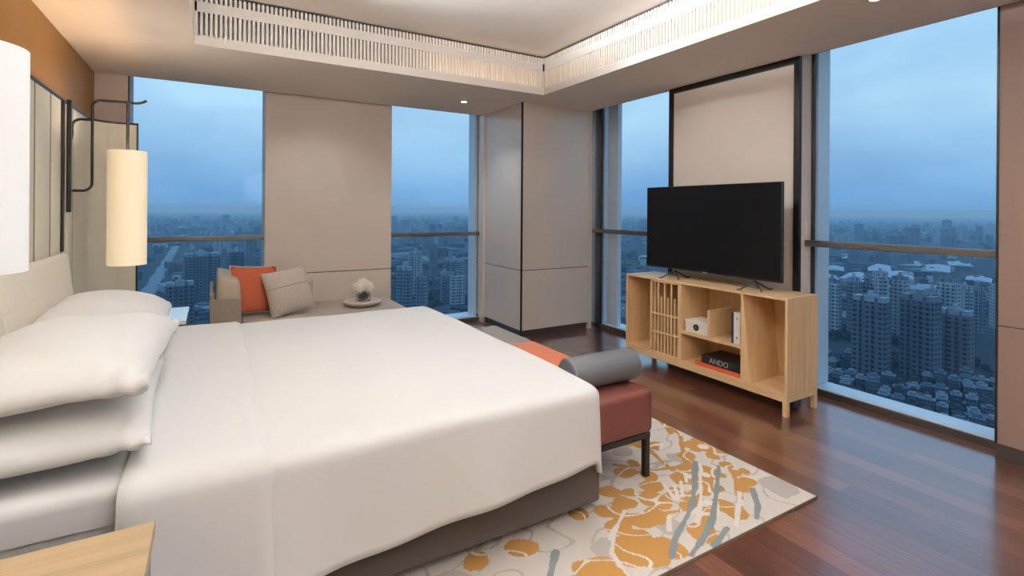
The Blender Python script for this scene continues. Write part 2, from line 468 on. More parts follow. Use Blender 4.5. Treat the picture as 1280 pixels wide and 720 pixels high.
# recessed downlights: two in view; the bare spots below have no fixture
def downlight(x, y, z, power, label, angle=110, r=.03):
    t = empty('downlight', (x, y, z), label, 'downlight')
    ring = MB().lathe([(.030, -.0005), (.043, -.0005), (.045, -.005), (.040, -.007), (.030, -.004)], (x, y, z), 32, True)
    ring.build('trim_ring', M['dial'], t, True)
    MB().lathe([(0, -.0008), (.030, -.0008), (.030, -.003), (0, -.003)], (x, y, z), 24).build('lens', M['downlens'], t, True)
    if power: spot((x, y, z-.012), power, angle, .7, r, WARM)
    return t
downlight(2.36, 5.06, CZ, 26, 'small round downlight in the ceiling edge above the narrow far window')
downlight(3.156, 1.40, CZ, 14, 'small round downlight in the ceiling edge in front of the wide right window')
spot((2.15, 2.55, TZ-.03), 24, 92, .6, .045, WARM)
spot((1.3, 2.85, TZ-.03), 95, 46, .8, .05, WARM, (2.53, 0, -1.30))  # unseen spot added to brighten the framed wall board
spot((.9, 4.98, CZ-.02), 14, 140, .7, .04, WARM)  # spot just under the soffit, no fixture built
# point lights: an added fill behind the viewer, and the hanging lamps' bulbs
def bulb(loc, power, r=.16, col=WARM):
    d = bpy.data.lights.new('fill_or_shade_point', 'POINT'); d.energy = power; d.shadow_soft_size = r; d.color = col
    o = link(bpy.data.objects.new('fill_or_shade_point', d)); o.location = loc; return o
bulb((.95, -1.9, 1.9), 30, .35)  # unseen fill added to lift the room, no lamp stands here
# unseen strips added at two plain tray edges to brighten its ceiling and grilles
area((TX0+.04, .9, 2.68), 4.8, .04, 470, WARM, (.80, 0, .60), 84)
area((1.4, TY0+.04, 2.68), 2.8, .04, 110, WARM, (0, .80, .60), 84)
# bulbs near the open tops of the two hanging lamps
bulb((-.49, 4.16, 1.70), 14, .075, (1, .96, .88)); bulb((-.49, 1.60, 1.70), 10, .075, (.95, 1, 1.02))

# ------------------------------------------------------------------ world
w = bpy.data.worlds.new('dusk_sky'); SC.world = w; w.use_nodes = True
t = w.node_tree; bg = t.nodes['Background']
def wn(typ, **kw):
    n = t.nodes.new(typ)
    for k, v in kw.items(): setattr(n, k, v)
    return n
tc = wn('ShaderNodeTexCoord'); sep = wn('ShaderNodeSeparateXYZ'); t.links.new(tc.outputs['Generated'], sep.inputs[0])
rampn = wn('ShaderNodeValToRGB'); e = rampn.color_ramp.elements
stops = [(.0, (106, 153, 198)), (.04, (116, 161, 201)), (.09, (136, 176, 207)), (.18, (162, 197, 219)), (.45, (156, 197, 226)), (1, (104, 164, 226))]
while len(e) < len(stops): e.new(.5)
for el, (p, c_) in zip(e, stops): el.position = p; el.color = (*lin(c_), 1)
t.links.new(sep.outputs[2], rampn.inputs['Fac'])
mp = wn('ShaderNodeMapping'); mp.inputs['Scale'].default_value = (2.6, 2.6, 5.5); t.links.new(tc.outputs['Generated'], mp.inputs['Vector'])
nz = wn('ShaderNodeTexNoise'); nz.inputs['Scale'].default_value = 1.3; nz.inputs['Detail'].default_value = 5; nz.inputs['Roughness'].default_value = .5
t.links.new(mp.outputs[0], nz.inputs['Vector'])
cr = wn('ShaderNodeValToRGB'); ce = cr.color_ramp.elements
ce[0].position = .34; ce[0].color = (.78, .82, .88, 1); ce[1].position = .66; ce[1].color = (1.08, 1.06, 1.04, 1)
t.links.new(nz.outputs['Fac'], cr.inputs['Fac'])
mx = wn('ShaderNodeMix', data_type='RGBA', blend_type='MULTIPLY'); mx.inputs[0].default_value = 1
t.links.new(rampn.outputs['Color'], mx.inputs[6]); t.links.new(cr.outputs['Color'], mx.inputs[7])
t.links.new(mx.outputs[2], bg.inputs['Color']); bg.inputs['Strength'].default_value = 1.38

# ------------------------------------------------------------------ headboard
hb = empty('headboard', (-.8, 2.9, 0), 'tall olive panelled headboard with black top edge and a cream padded back', 'headboard')
edges = [.35, .64, .93, 1.22, 1.515, 1.805, 2.095, 2.385, 2.675, 2.945, 3.225, 3.516, 3.812, 4.075, 4.35]
p = MB()
for a, b in zip(edges, edges[1:]): p.box(-.825, -.80, a+.009, b-.009, .0, 2.05, .005)
arc = [(-.80, 4.354), (-.80, 4.78)]
for i in range(1, 13):
    th = i/12*PI/2; arc.append((-.80+.17*(1-math.cos(th)), 4.78+.17*math.sin(th)))
arc += [(-.525, 4.95)]
inn = arc[:]; out = []
for i, q in enumerate(inn):
    a = Vector(inn[max(i-1, 0)]); b = Vector(inn[min(i+1, len(inn)-1)]); d = (b-a).normalized(); nn = Vector((-d.y, d.x))
    out.append((q[0]+nn.x*.025, q[1]+nn.y*.025))
for i in range(len(inn)-1):
    p.hexa([(*inn[i], 0), (*inn[i], 2.05), (*out[i], 0), (*out[i], 2.05), (*inn[i+1], 0), (*inn[i+1], 2.05), (*out[i+1], 0), (*out[i+1], 2.05)])
bmesh.ops.remove_doubles(p.bm, verts=p.bm.verts, dist=.0005)
p.build('panel', M['panel'], hb, True, 30)
MB().box(-.842, -.8012, .352, 4.352, 0.002, 2.046).build('backing', M['seam'], hb)
tt = MB(); tt.box(-.83, -.796, .35, 4.354, 2.05, 2.066)
for i in range(len(inn)-1):
    tt.hexa([(*inn[i], 2.05), (*inn[i], 2.066), (*out[i], 2.05), (*out[i], 2.066), (*inn[i+1], 2.05), (*inn[i+1], 2.066), (*out[i+1], 2.05), (*out[i+1], 2.066)])
tt.build('top_trim', M['black'], hb)
MB().box(-.527, -.517, 4.945, 4.98, 0, 2.066).build('side_trim', M['black'], hb)
MB().box(-.799, -.786, 4.03, 4.062, 1.13, 2.049, .002).build('upright_strip', M['black'], hb)
for y0, y1 in ((1.66, 2.82), (2.824, 3.985)):
    pd = MB(); pd.hexa([(-.799, y0, .30), (-.799, y0, 1.125), (-.799, y1, .30), (-.799, y1, 1.125), (-.655, y0, .30), (-.752, y0, 1.125), (-.655, y1, .30), (-.752, y1, 1.125)], .022, 4)
    pd.build('padded_back', M['cushion'], hb, True, 60)
# warm strip light hidden behind the top of the headboard, washing the gold wall
MB().box(-.895, -.875, .4, 4.7, 1.98, 1.99).build('led', M['ledwarm'], hb)

# ------------------------------------------------------------------ wall lamps
def arc_pts(c, r, a0, a1, n=8, plane='xz', y=0):
    return [(c[0]+r*math.cos(a0+(a1-a0)*i/n), y, c[1]+r*math.sin(a0+(a1-a0)*i/n)) for i in range(n+1)]
def wall_lamp(y, ym, sx, r, z0, z1, mat, label, ztop=2.09):
    t = empty('wall_lamp', (-.78, ym, 1.7), label, 'lamp')
    MB().box(-.785, -.762, ym-.014, ym+.014, 1.37, 2.065, .003).build('mounting_bar', M['black'], t)
    a = MB()
    pts = [(-.77, y, 1.506), (-.73, y, 1.506)]+arc_pts((-.722, 1.556), .05, -PI/2, 0, 8, y=y)+[(-.672, y, ztop-.05)]
    pts += arc_pts((-.627, ztop-.045), .045, PI, PI/2, 8, y=y)+[(sx, y, ztop+.002), (sx+.04, y, ztop+.001)]
    pts += [(sx+.06, y, ztop+.004), (sx+.08, y, ztop+.012), (sx+.1, y, ztop+.026)]
    a.tube([(-.77, ym, 1.506)]+pts, .0085)
    a.tube([(-.772, ym, 1.80), (-.772, y, 1.86), (-.772, y, 1.90)]+arc_pts((-.722, 1.91), .05, PI, PI/2, 8, y=y)+[(-.672, y, 1.96)], .0085)
    a.tube([(sx, y, ztop), (sx, y, z1-.012)], .009)
    a.build('arm', M['black'], t, True)
    s = MB().lathe([(r-.004, z0+.004), (r-.004, z1-.004), (r, z1-.001), (r+.002, z1), (r+.002, z0), (r, z0+.001)], (sx, y, 0), 56, True)
    s.build('lamp_shade', mat, t, True, 50)
    d = MB()
    for q in range(3): d.tube([(sx, y, z1-.014), (sx+(r-.003)*math.cos(q*2.094), y+(r-.003)*math.sin(q*2.094), z1-.014)], .003, 6)
    d.build('shade_ring', M['aluw'], t, True)
    MB().ball((sx, y, z0+.25*(z1-z0)), .03, 2, (1, 1, 1.3)).build('bulb', M['downlens'], t, True)
    return t
wall_lamp(4.16, 4.10, -.49, .105, 1.025, 1.772, M['glow_far'], 'warm glowing paper cylinder lamp hanging in front of the left far window')
wall_lamp(1.60, 1.60, -.49, .112, 1.25, 1.765, M['glow_near'], 'white glowing cylinder lamp cut off by the left picture edge')

# ------------------------------------------------------------------ bed
BX0, BX1, BY0, BY1, BZ = -.70, 1.50, 1.80, 3.95, .60
bed = empty('bed', (.4, 2.87, 0), 'large double bed with grey-brown upholstered base', 'bed')
MB().box(-.68, 1.56, 1.815, 3.93, .05, .42, .018, 3).build('base', M['bedbase'], bed, True)
for x in (-.55, .42, 1.36):
    for y in (1.9, 3.85): MB().cyl((x, y, .012), (x, y, .05), .018, .024, 16).build('leg', M['oak'], bed, True)
mt = MB().box(-.64, 1.475, 1.825, 3.925, .42, .585, .05, 5).build('mattress', M['linen'], bed, True, 60)
# fitted sheet over the head end
def sheet(i, j):
    x = -.64+i/24*.62; s = -.2+j/60*(2.14+.4)
    y0, y1 = 1.82, 3.93
    if s < 0: y = y0-.004; z = .605+s*.55 if s > -.19 else .50
    elif s > y1-y0: y = y1+.004; z = .605-(s-(y1-y0))*.55
    else: y = y0+s; z = .61
    e = min(abs(s), abs(s-(y1-y0)))
    if 0 <= s <= y1-y0 and e < .05: z -= .006
    n = noise.noise(Vector((x*5, y*4, 2)))*.004
    return Vector((x, y, z+n))
sh = from_grid('sheet', sheet, 25, 61, M['linen'], bed)

# duvet : a cloth draped over the mattress, with a foot and a side drop
ZT, RR = .625, .045
def drape(s, tt, zt, near, foot, off=0.0):
    """s = along x measured from the head, tt = along y; returns a draped point"""
    xe, ye, yf = 1.475, 1.80, 3.955
    a = max(0, ye-tt); b = max(0, s-xe); cfar = max(0, tt-yf)
    x, y = min(s, xe), min(max(tt, ye), yf)
    pu = (math.sin(PI*min(1, max(0, (y-ye)/(yf-ye))))**.35)
    z = zt-.02+.02*pu*1.0+.006*noise.noise(Vector((x*2.2, y*2.0, 1)))
    side = a if a > 0 else cfar
    rho = math.hypot(side, b)
    if rho > 0:
        th = math.atan2(b, side)
        q = min(rho, RR*PI/2)/RR
        hor = RR*math.sin(q); ver = RR*(1-math.cos(q))
        if rho > RR*PI/2:
            ex = rho-RR*PI/2; fl = .10 if a > 0 else .05
            hor += ex*fl; ver += ex*.993
            wv = .010*math.sin(x*7.0+1.0)*min(1, ex/.25)+.006*math.sin(x*17+y*6)*min(1, ex/.3)
            hor += wv
        sg = -1 if a > 0 else 1
        x += math.sin(th)*hor; y += sg*math.cos(th)*hor
        z -= ver
    z += noise.noise(Vector((s*3.1, tt*3.3, 5)))*.004
    nrm = Vector((0, 0, 1)) if rho < .02 else Vector((math.sin(math.atan2(b, side))*.8, (-1 if a > 0 else 1)*.8*math.cos(math.atan2(b, side)), .3))
    return Vector((x, y, z))+nrm*off
def hem(x):   # length of the near-side drop
    return .43-.075*max(0, min(1, (x-.2)/1.25))
NU, NV = 110, 120
def duvet_pt(i, j):
    s = -.20+i/(NU-1)*(1.475+.20+.20)
    lo = 1.80-hem(s); hi = 3.955+.34
    return drape(s, lo+(hi-lo)*j/(NV-1), ZT, 0, 0)
dv = from_grid('duvet', duvet_pt, NU, NV, M['linen2'])
tag(dv, 'smooth white duvet spread over the large bed', 'duvet')
sm = dv.modifiers.new('thick', 'SOLIDIFY'); sm.thickness = .028; sm.offset = -1
def fold_pt(i, j):
    s = -.225+i/23*.385
    lo = 1.80-.50; hi = 3.955+.36
    edge = min(i/2.0, (23-i)/2.0, 1)
    o = .004+.014*math.sqrt(max(0, edge))
    wob = .012*noise.noise(Vector((j*.12, 3, s*2)))
    return drape(s+wob, lo+(hi-lo)*j/(NV-1), ZT, 0, 0, o)
fd = from_grid('fold_band', fold_pt, 24, NV, M['linen'], dv)

# ------------------------------------------------------------------ pillows and cushions
def cushion(name, loc, half, mat, label, cat, group=None, rot=(0, 0, 0), seed=0, flat=.55, pinch=.07, wr=.007, pw=2.8, piping=None, seam=None, N=44):
    a, b, t = half
    o_bm = bmesh.new(); V = {}
    for side in (1, -1):
        for i in range(N+1):
            for j in range(N+1):
                u = -1+2*i/N; v = -1+2*j/N
                # denser near the rim
                u = math.sin(u*PI/2)*.6+u*.4; v = math.sin(v*PI/2)*.6+v*.4
                edge = (i in (0, N)) or (j in (0, N))
                if side == -1 and edge: V[(side, i, j)] = V[(1, i, j)]; continue
                h = max(0, (1-abs(u)**pw))**.5*max(0, (1-abs(v)**pw))**.5
                x = a*u*(1-pinch*(1-v*v)**1.0*abs(u)); y = b*v*(1-pinch*(1-u*u)*abs(v))
                z = side*t*h*(1 if side == 1 else flat)
                q = Vector((x*4+seed*3.1, y*4, seed+side))
                z += wr*noise.noise(q*1.0)*(h > .05)*2
                rad = (abs(u)*abs(v))**3
                z += wr*2.0*math.sin(9*(u*v)*3+seed)*rad*(h > .02)+wr*.9*noise.noise(Vector((x*9+seed, y*13, side*3)))*(1-h)*(h > .05)*2.2
                V[(side, i, j)] = o_bm.verts.new((x, y, z))
    for side in (1, -1):
        for i in range(N):
            for j in range(N):
                q = [V[(side, i, j)], V[(side, i+1, j)], V[(side, i+1, j+1)], V[(side, i, j+1)]]
                o_bm.faces.new(q if side == 1 else q[::-1])
    me = bpy.data.meshes.new(name); o_bm.to_mesh(me); 
    rim = [V[(1, i, 0)].co.copy() for i in range(N)]+[V[(1, N, j)].co.copy() for j in range(N)]+[V[(1, i, N)].co.copy() for i in range(N, 0, -1)]+[V[(1, 0, j)].co.copy() for j in range(N, 0, -1)]
    o_bm.free()
    o = link(bpy.data.objects.new(name, me)); me.materials.append(mat)
    for p_ in me.polygons: p_.use_smooth = True
    o.location = loc; o.rotation_euler = rot
    tag(o, label, cat, group)
    if seam is not None:
        sp = []
        for i in range(41):
            u = -1+2*i/40; v = seam
            h = max(0, (1-abs(u)**pw))**.5*max(0, (1-abs(v)**pw))**.5
            sp.append((a*u*(1-pinch*(1-v*v)*abs(u)), b*v*(1-pinch*(1-u*u)*abs(v)), t*h+wr*2*noise.noise(Vector((a*u*4+seed*3.1, b*v*4, seed+1)))*(h > .05)+.0005))
        sb_ = MB(); sb_.tube(sp, .0028, 6); me3 = bpy.data.meshes.new('seam'); sb_.bm.to_mesh(me3); sb_.bm.free()
        so = link(bpy.data.objects.new('seam', me3)); me3.materials.append(M['seamtaupe']); so.parent = o
    if piping:
        pb = MB(); pb.tube(rim+[rim[0]], piping[1], 6)
        me2 = bpy.data.meshes.new('piping'); pb.bm.to_mesh(me2); pb.bm.free()
        po = link(bpy.data.objects.new('piping', me2)); me2.materials.append(piping[0]); po.parent = o
        for p_ in me2.polygons: p_.use_smooth = True
    return o
GP = 'white bed pillows'
cushion('pillow', (-.44, 2.32, .69), (.27, .50, .115), M['linen'], 'lower white pillow of the stack nearest the oak bedside table', 'pillow', GP, (0, math.radians(-2), math.radians(2)), 1, .5, .06)
cushion('pillow', (-.425, 2.33, .853), (.28, .49, .135), M['linen'], 'upper white pillow of the stack nearest the oak bedside table', 'pillow', GP, (0, math.radians(-2.5), math.radians(-2)), 2, .48, .06)
cushion('pillow', (-.47, 3.40, .685), (.26, .46, .11), M['linen'], 'lower white pillow of the stack near the windows, mostly hidden', 'pillow', GP, (0, math.radians(5), 0), 3, .62, .05)
cushion('pillow', (-.46, 3.36, .825), (.26, .45, .115), M['linen'], 'upper white pillow of the stack near the windows', 'pillow', GP, (0, math.radians(8), math.radians(2)), 4, .62, .05)

# ------------------------------------------------------------------ bedside tables
def bedside(x0, x1, y0, y1, h, top, body, label):
    t = empty('bedside_table', ((x0+x1)/2, (y0+y1)/2, 0), label, 'bedside table')
    MB().box(x0, x1, y0, y1, h-.03, h, .002).build('top', top, t)
    MB().box(x0+.02, x1-.02, y0+.02, y1-.02, .12, h-.031, .003).build('body', body, t)
    for k in range(2):
        z0 = .14+k*(h-.19)/2
        dr = MB().box(x1-.02, x1-.006, y0+.03, y1-.03, z0, z0+(h-.19)/2-.008, .002).build('drawer', body, t)
        MB().cyl((x1-.006, (y0+y1)/2, z0+.12), (x1+.012, (y0+y1)/2, z0+.12), .009, n=16, bev=.002).build('knob', M['black'], dr, True)
    for x in (x0+.05, x1-.05):
        for y in (y0+.05, y1-.05): MB().box(x-.014, x+.014, y-.014, y+.014, 0, .12).build('leg', M['black'], t)
    return t
bedside(-.74, -.124, 1.02, 1.576, .60, M['oaknight'], M['nightgrey'], 'oak-topped bedside table in the lower left corner')
bedside(-.74, -.158, 4.14, 4.70, .63, M['nightwhite'], M['nightgrey'], 'glossy pale bedside table beyond the pillows, shining with sky light')

# ------------------------------------------------------------------ bench at the foot of the bed
BN0, BN1 = 1.585, 1.99
bn = empty('bench', (1.79, 2.75, 0), 'long upholstered bench at the foot of the bed, leather end and coloured seat sections', 'bench')
MB().box(BN0, BN1, 1.90, 2.30, .245, .47, .03, 4).build('leather_seat', M['leather'], bn, True, 60)
MB().box(BN0, BN1, 2.304, 3.06, .245, .466, .022, 4).build('orange_seat', M['orange'], bn, True, 60)
MB().box(BN0, BN1, 3.064, 3.62, .245, .466, .022, 4).build('grey_seat', M['greybench'], bn, True, 60)
fm = MB(); fm.box(BN0+.01, BN1-.01, 1.915, 1.945, .215, .244); fm.box(BN0+.01, BN1-.01, 3.575, 3.605, .215, .244)
fm.box(BN0+.01, BN0+.04, 1.945, 3.575, .215, .244); fm.box(BN1-.04, BN1-.01, 1.945, 3.575, .215, .244)
fm.build('frame', M['black'], bn)
for x in (BN0+.012, BN1-.042):
    for y in (1.917, 3.573): MB().box(x, x+.03, y, y+.03, .012 if y < 3.2 else 0, .215).build('leg', M['black'], bn)
bo = MB().cyl((1.56, 2.085, .558), (2.005, 2.085, .558), .086, n=48, bev=.012).build('bolster', M['bolster'], None, True, 50)
tag(bo, 'dark grey leather bolster lying across the bench', 'bolster')
MB().tube([(2.0, 2.085+.079*math.cos(i/36*2*PI), .558+.079*math.sin(i/36*2*PI)) for i in range(37)], .003, 6).build('piping', M['tvframe'], bo, True)

# ------------------------------------------------------------------ rug
def seg_d(px, py, ax, ay, bx, by):
    dx, dy = bx-ax, by-ay; L = dx*dx+dy*dy
    q = 0 if L == 0 else max(0, min(1, ((px-ax)*dx+(py-ay)*dy)/L))
    return math.hypot(px-ax-q*dx, py-ay-q*dy), q
BLOBS = [(2.50,1.98,.075),(2.46,2.05,.06),(2.54,2.06,.05),(2.53,1.92,.055),(2.46,1.91,.06),(2.44,1.99,.05),(2.33,1.97,.065),(2.22,1.88,.06),(2.28,1.92,.04),
 (2.21,2.21,.07),(2.26,2.15,.06),(2.15,2.26,.05),(2.09,1.82,.07),(2.15,1.77,.06),(2.28,1.80,.065),(2.22,1.73,.06),(2.02,1.67,.06),(2.10,1.69,.07),(2.18,1.68,.05),(1.98,1.74,.06),
 (2.42,1.78,.045),(2.40,1.72,.04),(2.31,1.73,.04),(2.38,1.62,.05),(2.31,1.61,.045),(2.46,1.70,.035),(2.08,1.56,.075),(1.83,1.47,.08),(2.09,1.48,.06),(1.95,1.55,.06),(1.92,1.62,.05),
 (1.49,1.55,.085),(1.57,1.57,.075),(1.60,1.49,.08),(1.52,1.46,.07),(1.64,1.44,.07),(1.55,1.43,.05),(1.44,1.49,.06),(1.31,1.52,.075),(1.24,1.55,.06),(1.34,1.45,.06),(1.55,1.68,.07),(1.66,1.67,.075),(1.75,1.66,.07),(1.61,1.72,.06),(1.84,1.70,.06),
 (1.70,1.9,.06),(1.70,1.80,.075),(1.83,1.76,.08),(1.56,1.79,.06),(1.77,1.85,.05),(1.92,1.84,.07),(1.98,1.92,.06),(1.9,2.0,.07),(2.0,2.06,.05),(1.45,1.84,.06),
 (.95,1.55,.09),(1.05,1.47,.08),(.85,1.47,.08),(.95,1.42,.07),(.6,1.6,.09),(.7,1.5,.08),(1.1,1.78,.07),(.9,1.8,.07),(2.3,2.6,.08),(2.4,2.68,.08),(2.2,2.8,.09),(2.35,3.0,.08),(2.42,2.45,.05)]
OCH = [[(2.54,2.36),(2.51,2.18),(2.35,2.02),(2.2,1.86)],[(2.20,2.16),(2.15,1.99),(2.12,1.84),(2.10,1.73)],[(2.44,1.79),(2.35,1.68),(2.2,1.54),(2.04,1.44)],[(1.9,2.1),(2.05,1.95),(2.3,1.87)],[(1.75,1.66),(1.95,1.60),(2.1,1.5)],[(2.54,2.3),(2.47,2.22)]]
TEAL = [[(2.31,1.90),(2.1,1.73),(1.98,1.64),(1.85,1.57),(1.69,1.49),(1.59,1.42)],[(2.38,1.80),(2.18,1.66),(1.96,1.51),(1.83,1.45),(1.67,1.39)],[(2.34,1.57),(2.23,1.47),(2.13,1.41)],[(1.09,1.56),(1.21,1.68)],[(1.95,1.43),(1.8,1.38)],[(2.2,2.5),(2.4,2.8)]]
CREAM = [[(2.31,1.87),(2.11,1.70),(2.0,1.61),(1.87,1.53)],[(2.02,1.79),(1.95,1.70)],[(2.08,1.80),(1.98,1.70)],[(1.98,1.82),(1.93,1.70)],[(2.24,1.72),(2.02,1.53)],[(1.65,1.75),(1.45,1.63)],[(2.25,1.58),(2.0,1.42)],[(2.16,1.84),(2.10,1.78)],[(1.88,1.60),(2.0,1.52)],[(1.8,1.62),(1.72,1.55)],[(1.5,1.66),(1.4,1.56),(1.36,1.4)]]
COREC = [(2.50,1.995,.028),(2.05,1.60,.03),(2.16,1.80,.018),(1.93,1.58,.025),(2.24,1.77,.02)]
GREYS = [(2.47,1.52,.09),(1.75,1.56,.06),(1.4,1.6,.07),(2.25,1.98,.05),(1.2,1.45,.09),(2.05,2.2,.06),(.75,1.7,.1)]
C_CREAM, C_OCH, C_TEAL, C_GREY, C_WHITE = map(lin, ((206, 197, 186), (168, 120, 54), (112, 118, 116), (172, 162, 154), (220, 211, 200)))
def rug_colour(x, y):
    n1 = noise.noise(Vector((x*9, y*9, 0)))*.022+noise.noise(Vector((x*19, y*19, 4)))*.006
    k = 1+.05*noise.noise(Vector((x*6, y*6, 9)))
    c_ = C_CREAM
    for bx, by, br in GREYS:
        if math.hypot(x-bx, y-by)+n1*1.6 < br: c_ = C_GREY
    for bx, by, br in BLOBS:
        if math.hypot(x-bx, y-by)+n1*1.3 < br*.84: c_ = C_OCH
    for st in OCH:
        for p_, q_ in zip(st, st[1:]):
            if seg_d(x, y, *p_, *q_)[0]+n1*.5 < .014: c_ = C_OCH
    if c_ is C_OCH:
        r1 = noise.noise(Vector((x*5.5+7, y*7, 2))); r2 = noise.noise(Vector((x*13, y*4+3, 6)))
        if abs(r1) < .03: c_ = C_WHITE
    elif abs(noise.noise(Vector((x*4.2, y*6.5+11, 1)))) < .03: c_ = C_GREY
    for bx, by, br in COREC:
        if math.hypot(x-bx, y-by)+n1 < br: c_ = C_WHITE
    for st in CREAM:
        for p_, q_ in zip(st, st[1:]):
            if seg_d(x, y, *p_, *q_)[0]+n1*.35 < .009: c_ = C_WHITE
    for st in TEAL:
        for p_, q_ in zip(st, st[1:]):
            if seg_d(x, y, *p_, *q_)[0]+n1*.4 < .0135: c_ = C_TEAL
    return tuple(v*k for v in c_)
RX0, RX1, RY0, RY1, RH = .05, 2.55, 1.375, 3.25, .012
bm = bmesh.new(); NX, NY = 440, 330
lay = bm.loops.layers.float_color.new('weave')
VV = [[bm.verts.new((RX0+(RX1-RX0)*i/NX, RY0+(RY1-RY0)*j/NY, RH)) for j in range(NY+1)] for i in range(NX+1)]
CC = [[rug_colour(v.co.x, v.co.y) if (v.co.y < 2.25 or v.co.x > 1.95) else C_CREAM for v in row] for row in VV]
for i in range(NX):
    for j in range(NY):
        f = bm.faces.new((VV[i][j], VV[i+1][j], VV[i+1][j+1], VV[i][j+1]))
        for lp, (a, b) in zip(f.loops, ((i, j), (i+1, j), (i+1, j+1), (i, j+1))): lp[lay] = (*CC[a][b], 1)
k = NT('rug_pile'); at = k.n('ShaderNodeVertexColor', layer_name='weave'); k.l(at.outputs['Color'], k.b.inputs['Base Color'])
k.b.inputs['Roughness'].default_value = .95; k.b.inputs['Sheen Weight'].default_value = .1; k.bump(k.noise(k.coord(), 420, 2), .35, .003)
me = bpy.data.meshes.new('rug'); bm.to_mesh(me); bm.free()
rug = link(bpy.data.objects.new('rug', me)); me.materials.append(k.m)
tag(rug, 'cream rug with ochre blossoms and grey-green stems under the bed and bench', 'rug')
MB().box(RX0-.003, RX1+.003, RY0-.003, RY1+.003, .0005, RH-.0008).build('backing', plain('rug_edge', (96, 78, 62), .95), rug)

# ------------------------------------------------------------------ television stand
SX0, SX1, SY0, SY1, SZ0, SZ1 = 3.366, 3.742, 2.012, 3.575, .14, .812
ts = empty('television_stand', (3.55, 2.79, 0), 'pale oak television stand with open shelves and a lattice panel', 'television stand')
MB().box(SX0, SX1, SY0, SY1, SZ1-.018, SZ1, .0015).build('top', M['oaky'], ts)
MB().box(SX0, SX1, SY0, SY1, SZ0, SZ0+.018, .0015).build('bottom', M['oaky'], ts)
for y in (SY0, SY1-.018): MB().box(SX0, SX1, y, y+.018, SZ0+.018, SZ1-.018, .001).build('side_panel', M['oak'], ts)
MB().box(SX1-.012, SX1-.001, SY0+.018, SY1-.018, SZ0+.018, SZ1-.018).build('back_panel', M['oak'], ts)
IZ0, IZ1 = SZ0+.0185, SZ1-.0185
MB().box(SX0+.003, SX1-.012, 2.925, 2.945, IZ0, IZ1).build('divider', M['oak'], ts)
MB().box(SX0+.06, SX1-.012, 3.262, 3.28, IZ0, IZ1).build('divider', M['oak'], ts)
wd = MB(); wd.hexa([(SX0+.002, 2.288, IZ0), (SX0+.002, 2.352, IZ1), (SX0+.002, 2.368, IZ0), (SX0+.002, 2.368, IZ1), (SX1-.012, 2.288, IZ0), (SX1-.012, 2.352, IZ1), (SX1-.012, 2.368, IZ0), (SX1-.012, 2.368, IZ1)])
wd.build('tapered_divider', M['oak'], ts)
MB().box(SX0+.003, SX1-.012, 2.3685, 2.9245, .385, .405, .001).build('shelf', M['oaky'], ts)
MB().box(SX0+.005, SX1-.09, 2.645, 2.663, .4055, .622, .001).build('partition', M['oak'], ts)
la = MB(); fx0, fx1 = SX0+.004, SX0+.022
LY0, LY1 = 2.9455, 3.272
la.box(fx0, fx1, LY0, LY0+.016, IZ0, IZ1); la.box(fx0, fx1, LY1-.016, LY1, IZ0, IZ1)
la.box(fx0, fx1, LY0, LY1, IZ1-.014, IZ1); la.box(fx0, fx1, LY0, LY1, IZ0, IZ0+.012)
for z in (.335, .495): la.box(fx0+.002, fx1-.002, LY0, LY1, z, z+.014)
nl = 7
for i in range(nl):
    y = LY0+.016+(LY1-LY0-.032)*(i+1)/(nl+1)
    la.box(fx0+.003, fx1-.003, y-.006, y+.006, IZ0, .625 if i % 2 else .655)
    if i % 2: la.box(fx0+.003, fx1-.003, y-.006, y+.006, .625, IZ1)
la.build('lattice_panel', M['oak'], ts)
fm = MB(); z0, z1 = .098, .139
fm.box(SX0+.002, SX0+.034, SY0+.002, SY1-.002, z0, z1, .001); fm.box(SX1-.034, SX1-.002, SY0+.002, SY1-.002, z0, z1, .001)
fm.box(SX0+.034, SX1-.034, SY0+.002, SY0+.034, z0, z1, .001); fm.box(SX0+.034, SX1-.034, SY1-.034, SY1-.002, z0, z1, .001)
fm.build('base_frame', M['oaky'], ts)
for x in (SX0+.002, SX1-.034):
    for y in (SY0+.002, SY1-.034): MB().box(x, x+.032, y, y+.032, 0, .098, .001).build('leg', M['oak'], ts)
MB().box(3.52, 3.62, 2.06, 2.2, .02, .097, .004).build('socket_box', M['tvframe'], ts)

# television
tv = empty('television', (3.5, 2.80, SZ1), 'large black flat television standing on the oak stand', 'television')
TY_0, TY_1, TZ_0, TZ_1 = 2.142, 3.453, .89, 1.622
MB().box(3.505, 3.535, TY_0, TY_1, TZ_0, TZ_1, .004).build('casing', M['tvframe'], tv)
MB().box(3.535, 3.575, TY_0+.15, TY_1-.15, TZ_0+.06, TZ_1-.25, .012).build('rear_housing', M['tvframe'], tv)
MB().box(3.5025, 3.5045, TY_0+.006, TY_1-.006, TZ_0+.014, TZ_1-.006).build('screen', M['tv'], tv)
MB().box(3.5025, 3.5045, 2.775, 2.82, TZ_0+.003, TZ_0+.0105).build('logo_plate', M['silver'], tv)
for y in (2.36, 3.13):
    ft = MB()
    ft.tube([(3.52, y, .885), (3.52, y, .88), (3.42, y+.05, SZ1+.006), (3.395, y+.06, SZ1+.006)], .006, 8)
    ft.tube([(3.52, y, .885), (3.52, y, .88), (3.62, y-.05, SZ1+.006), (3.645, y-.06, SZ1+.006)], .006, 8)
    ft.tube([(3.52, y, .885), (3.52, y, .88), (3.47, y-.09, SZ1+.006), (3.45, y-.1, SZ1+.006)], .005, 8)
    ft.build('foot', M['steel'], tv, True)

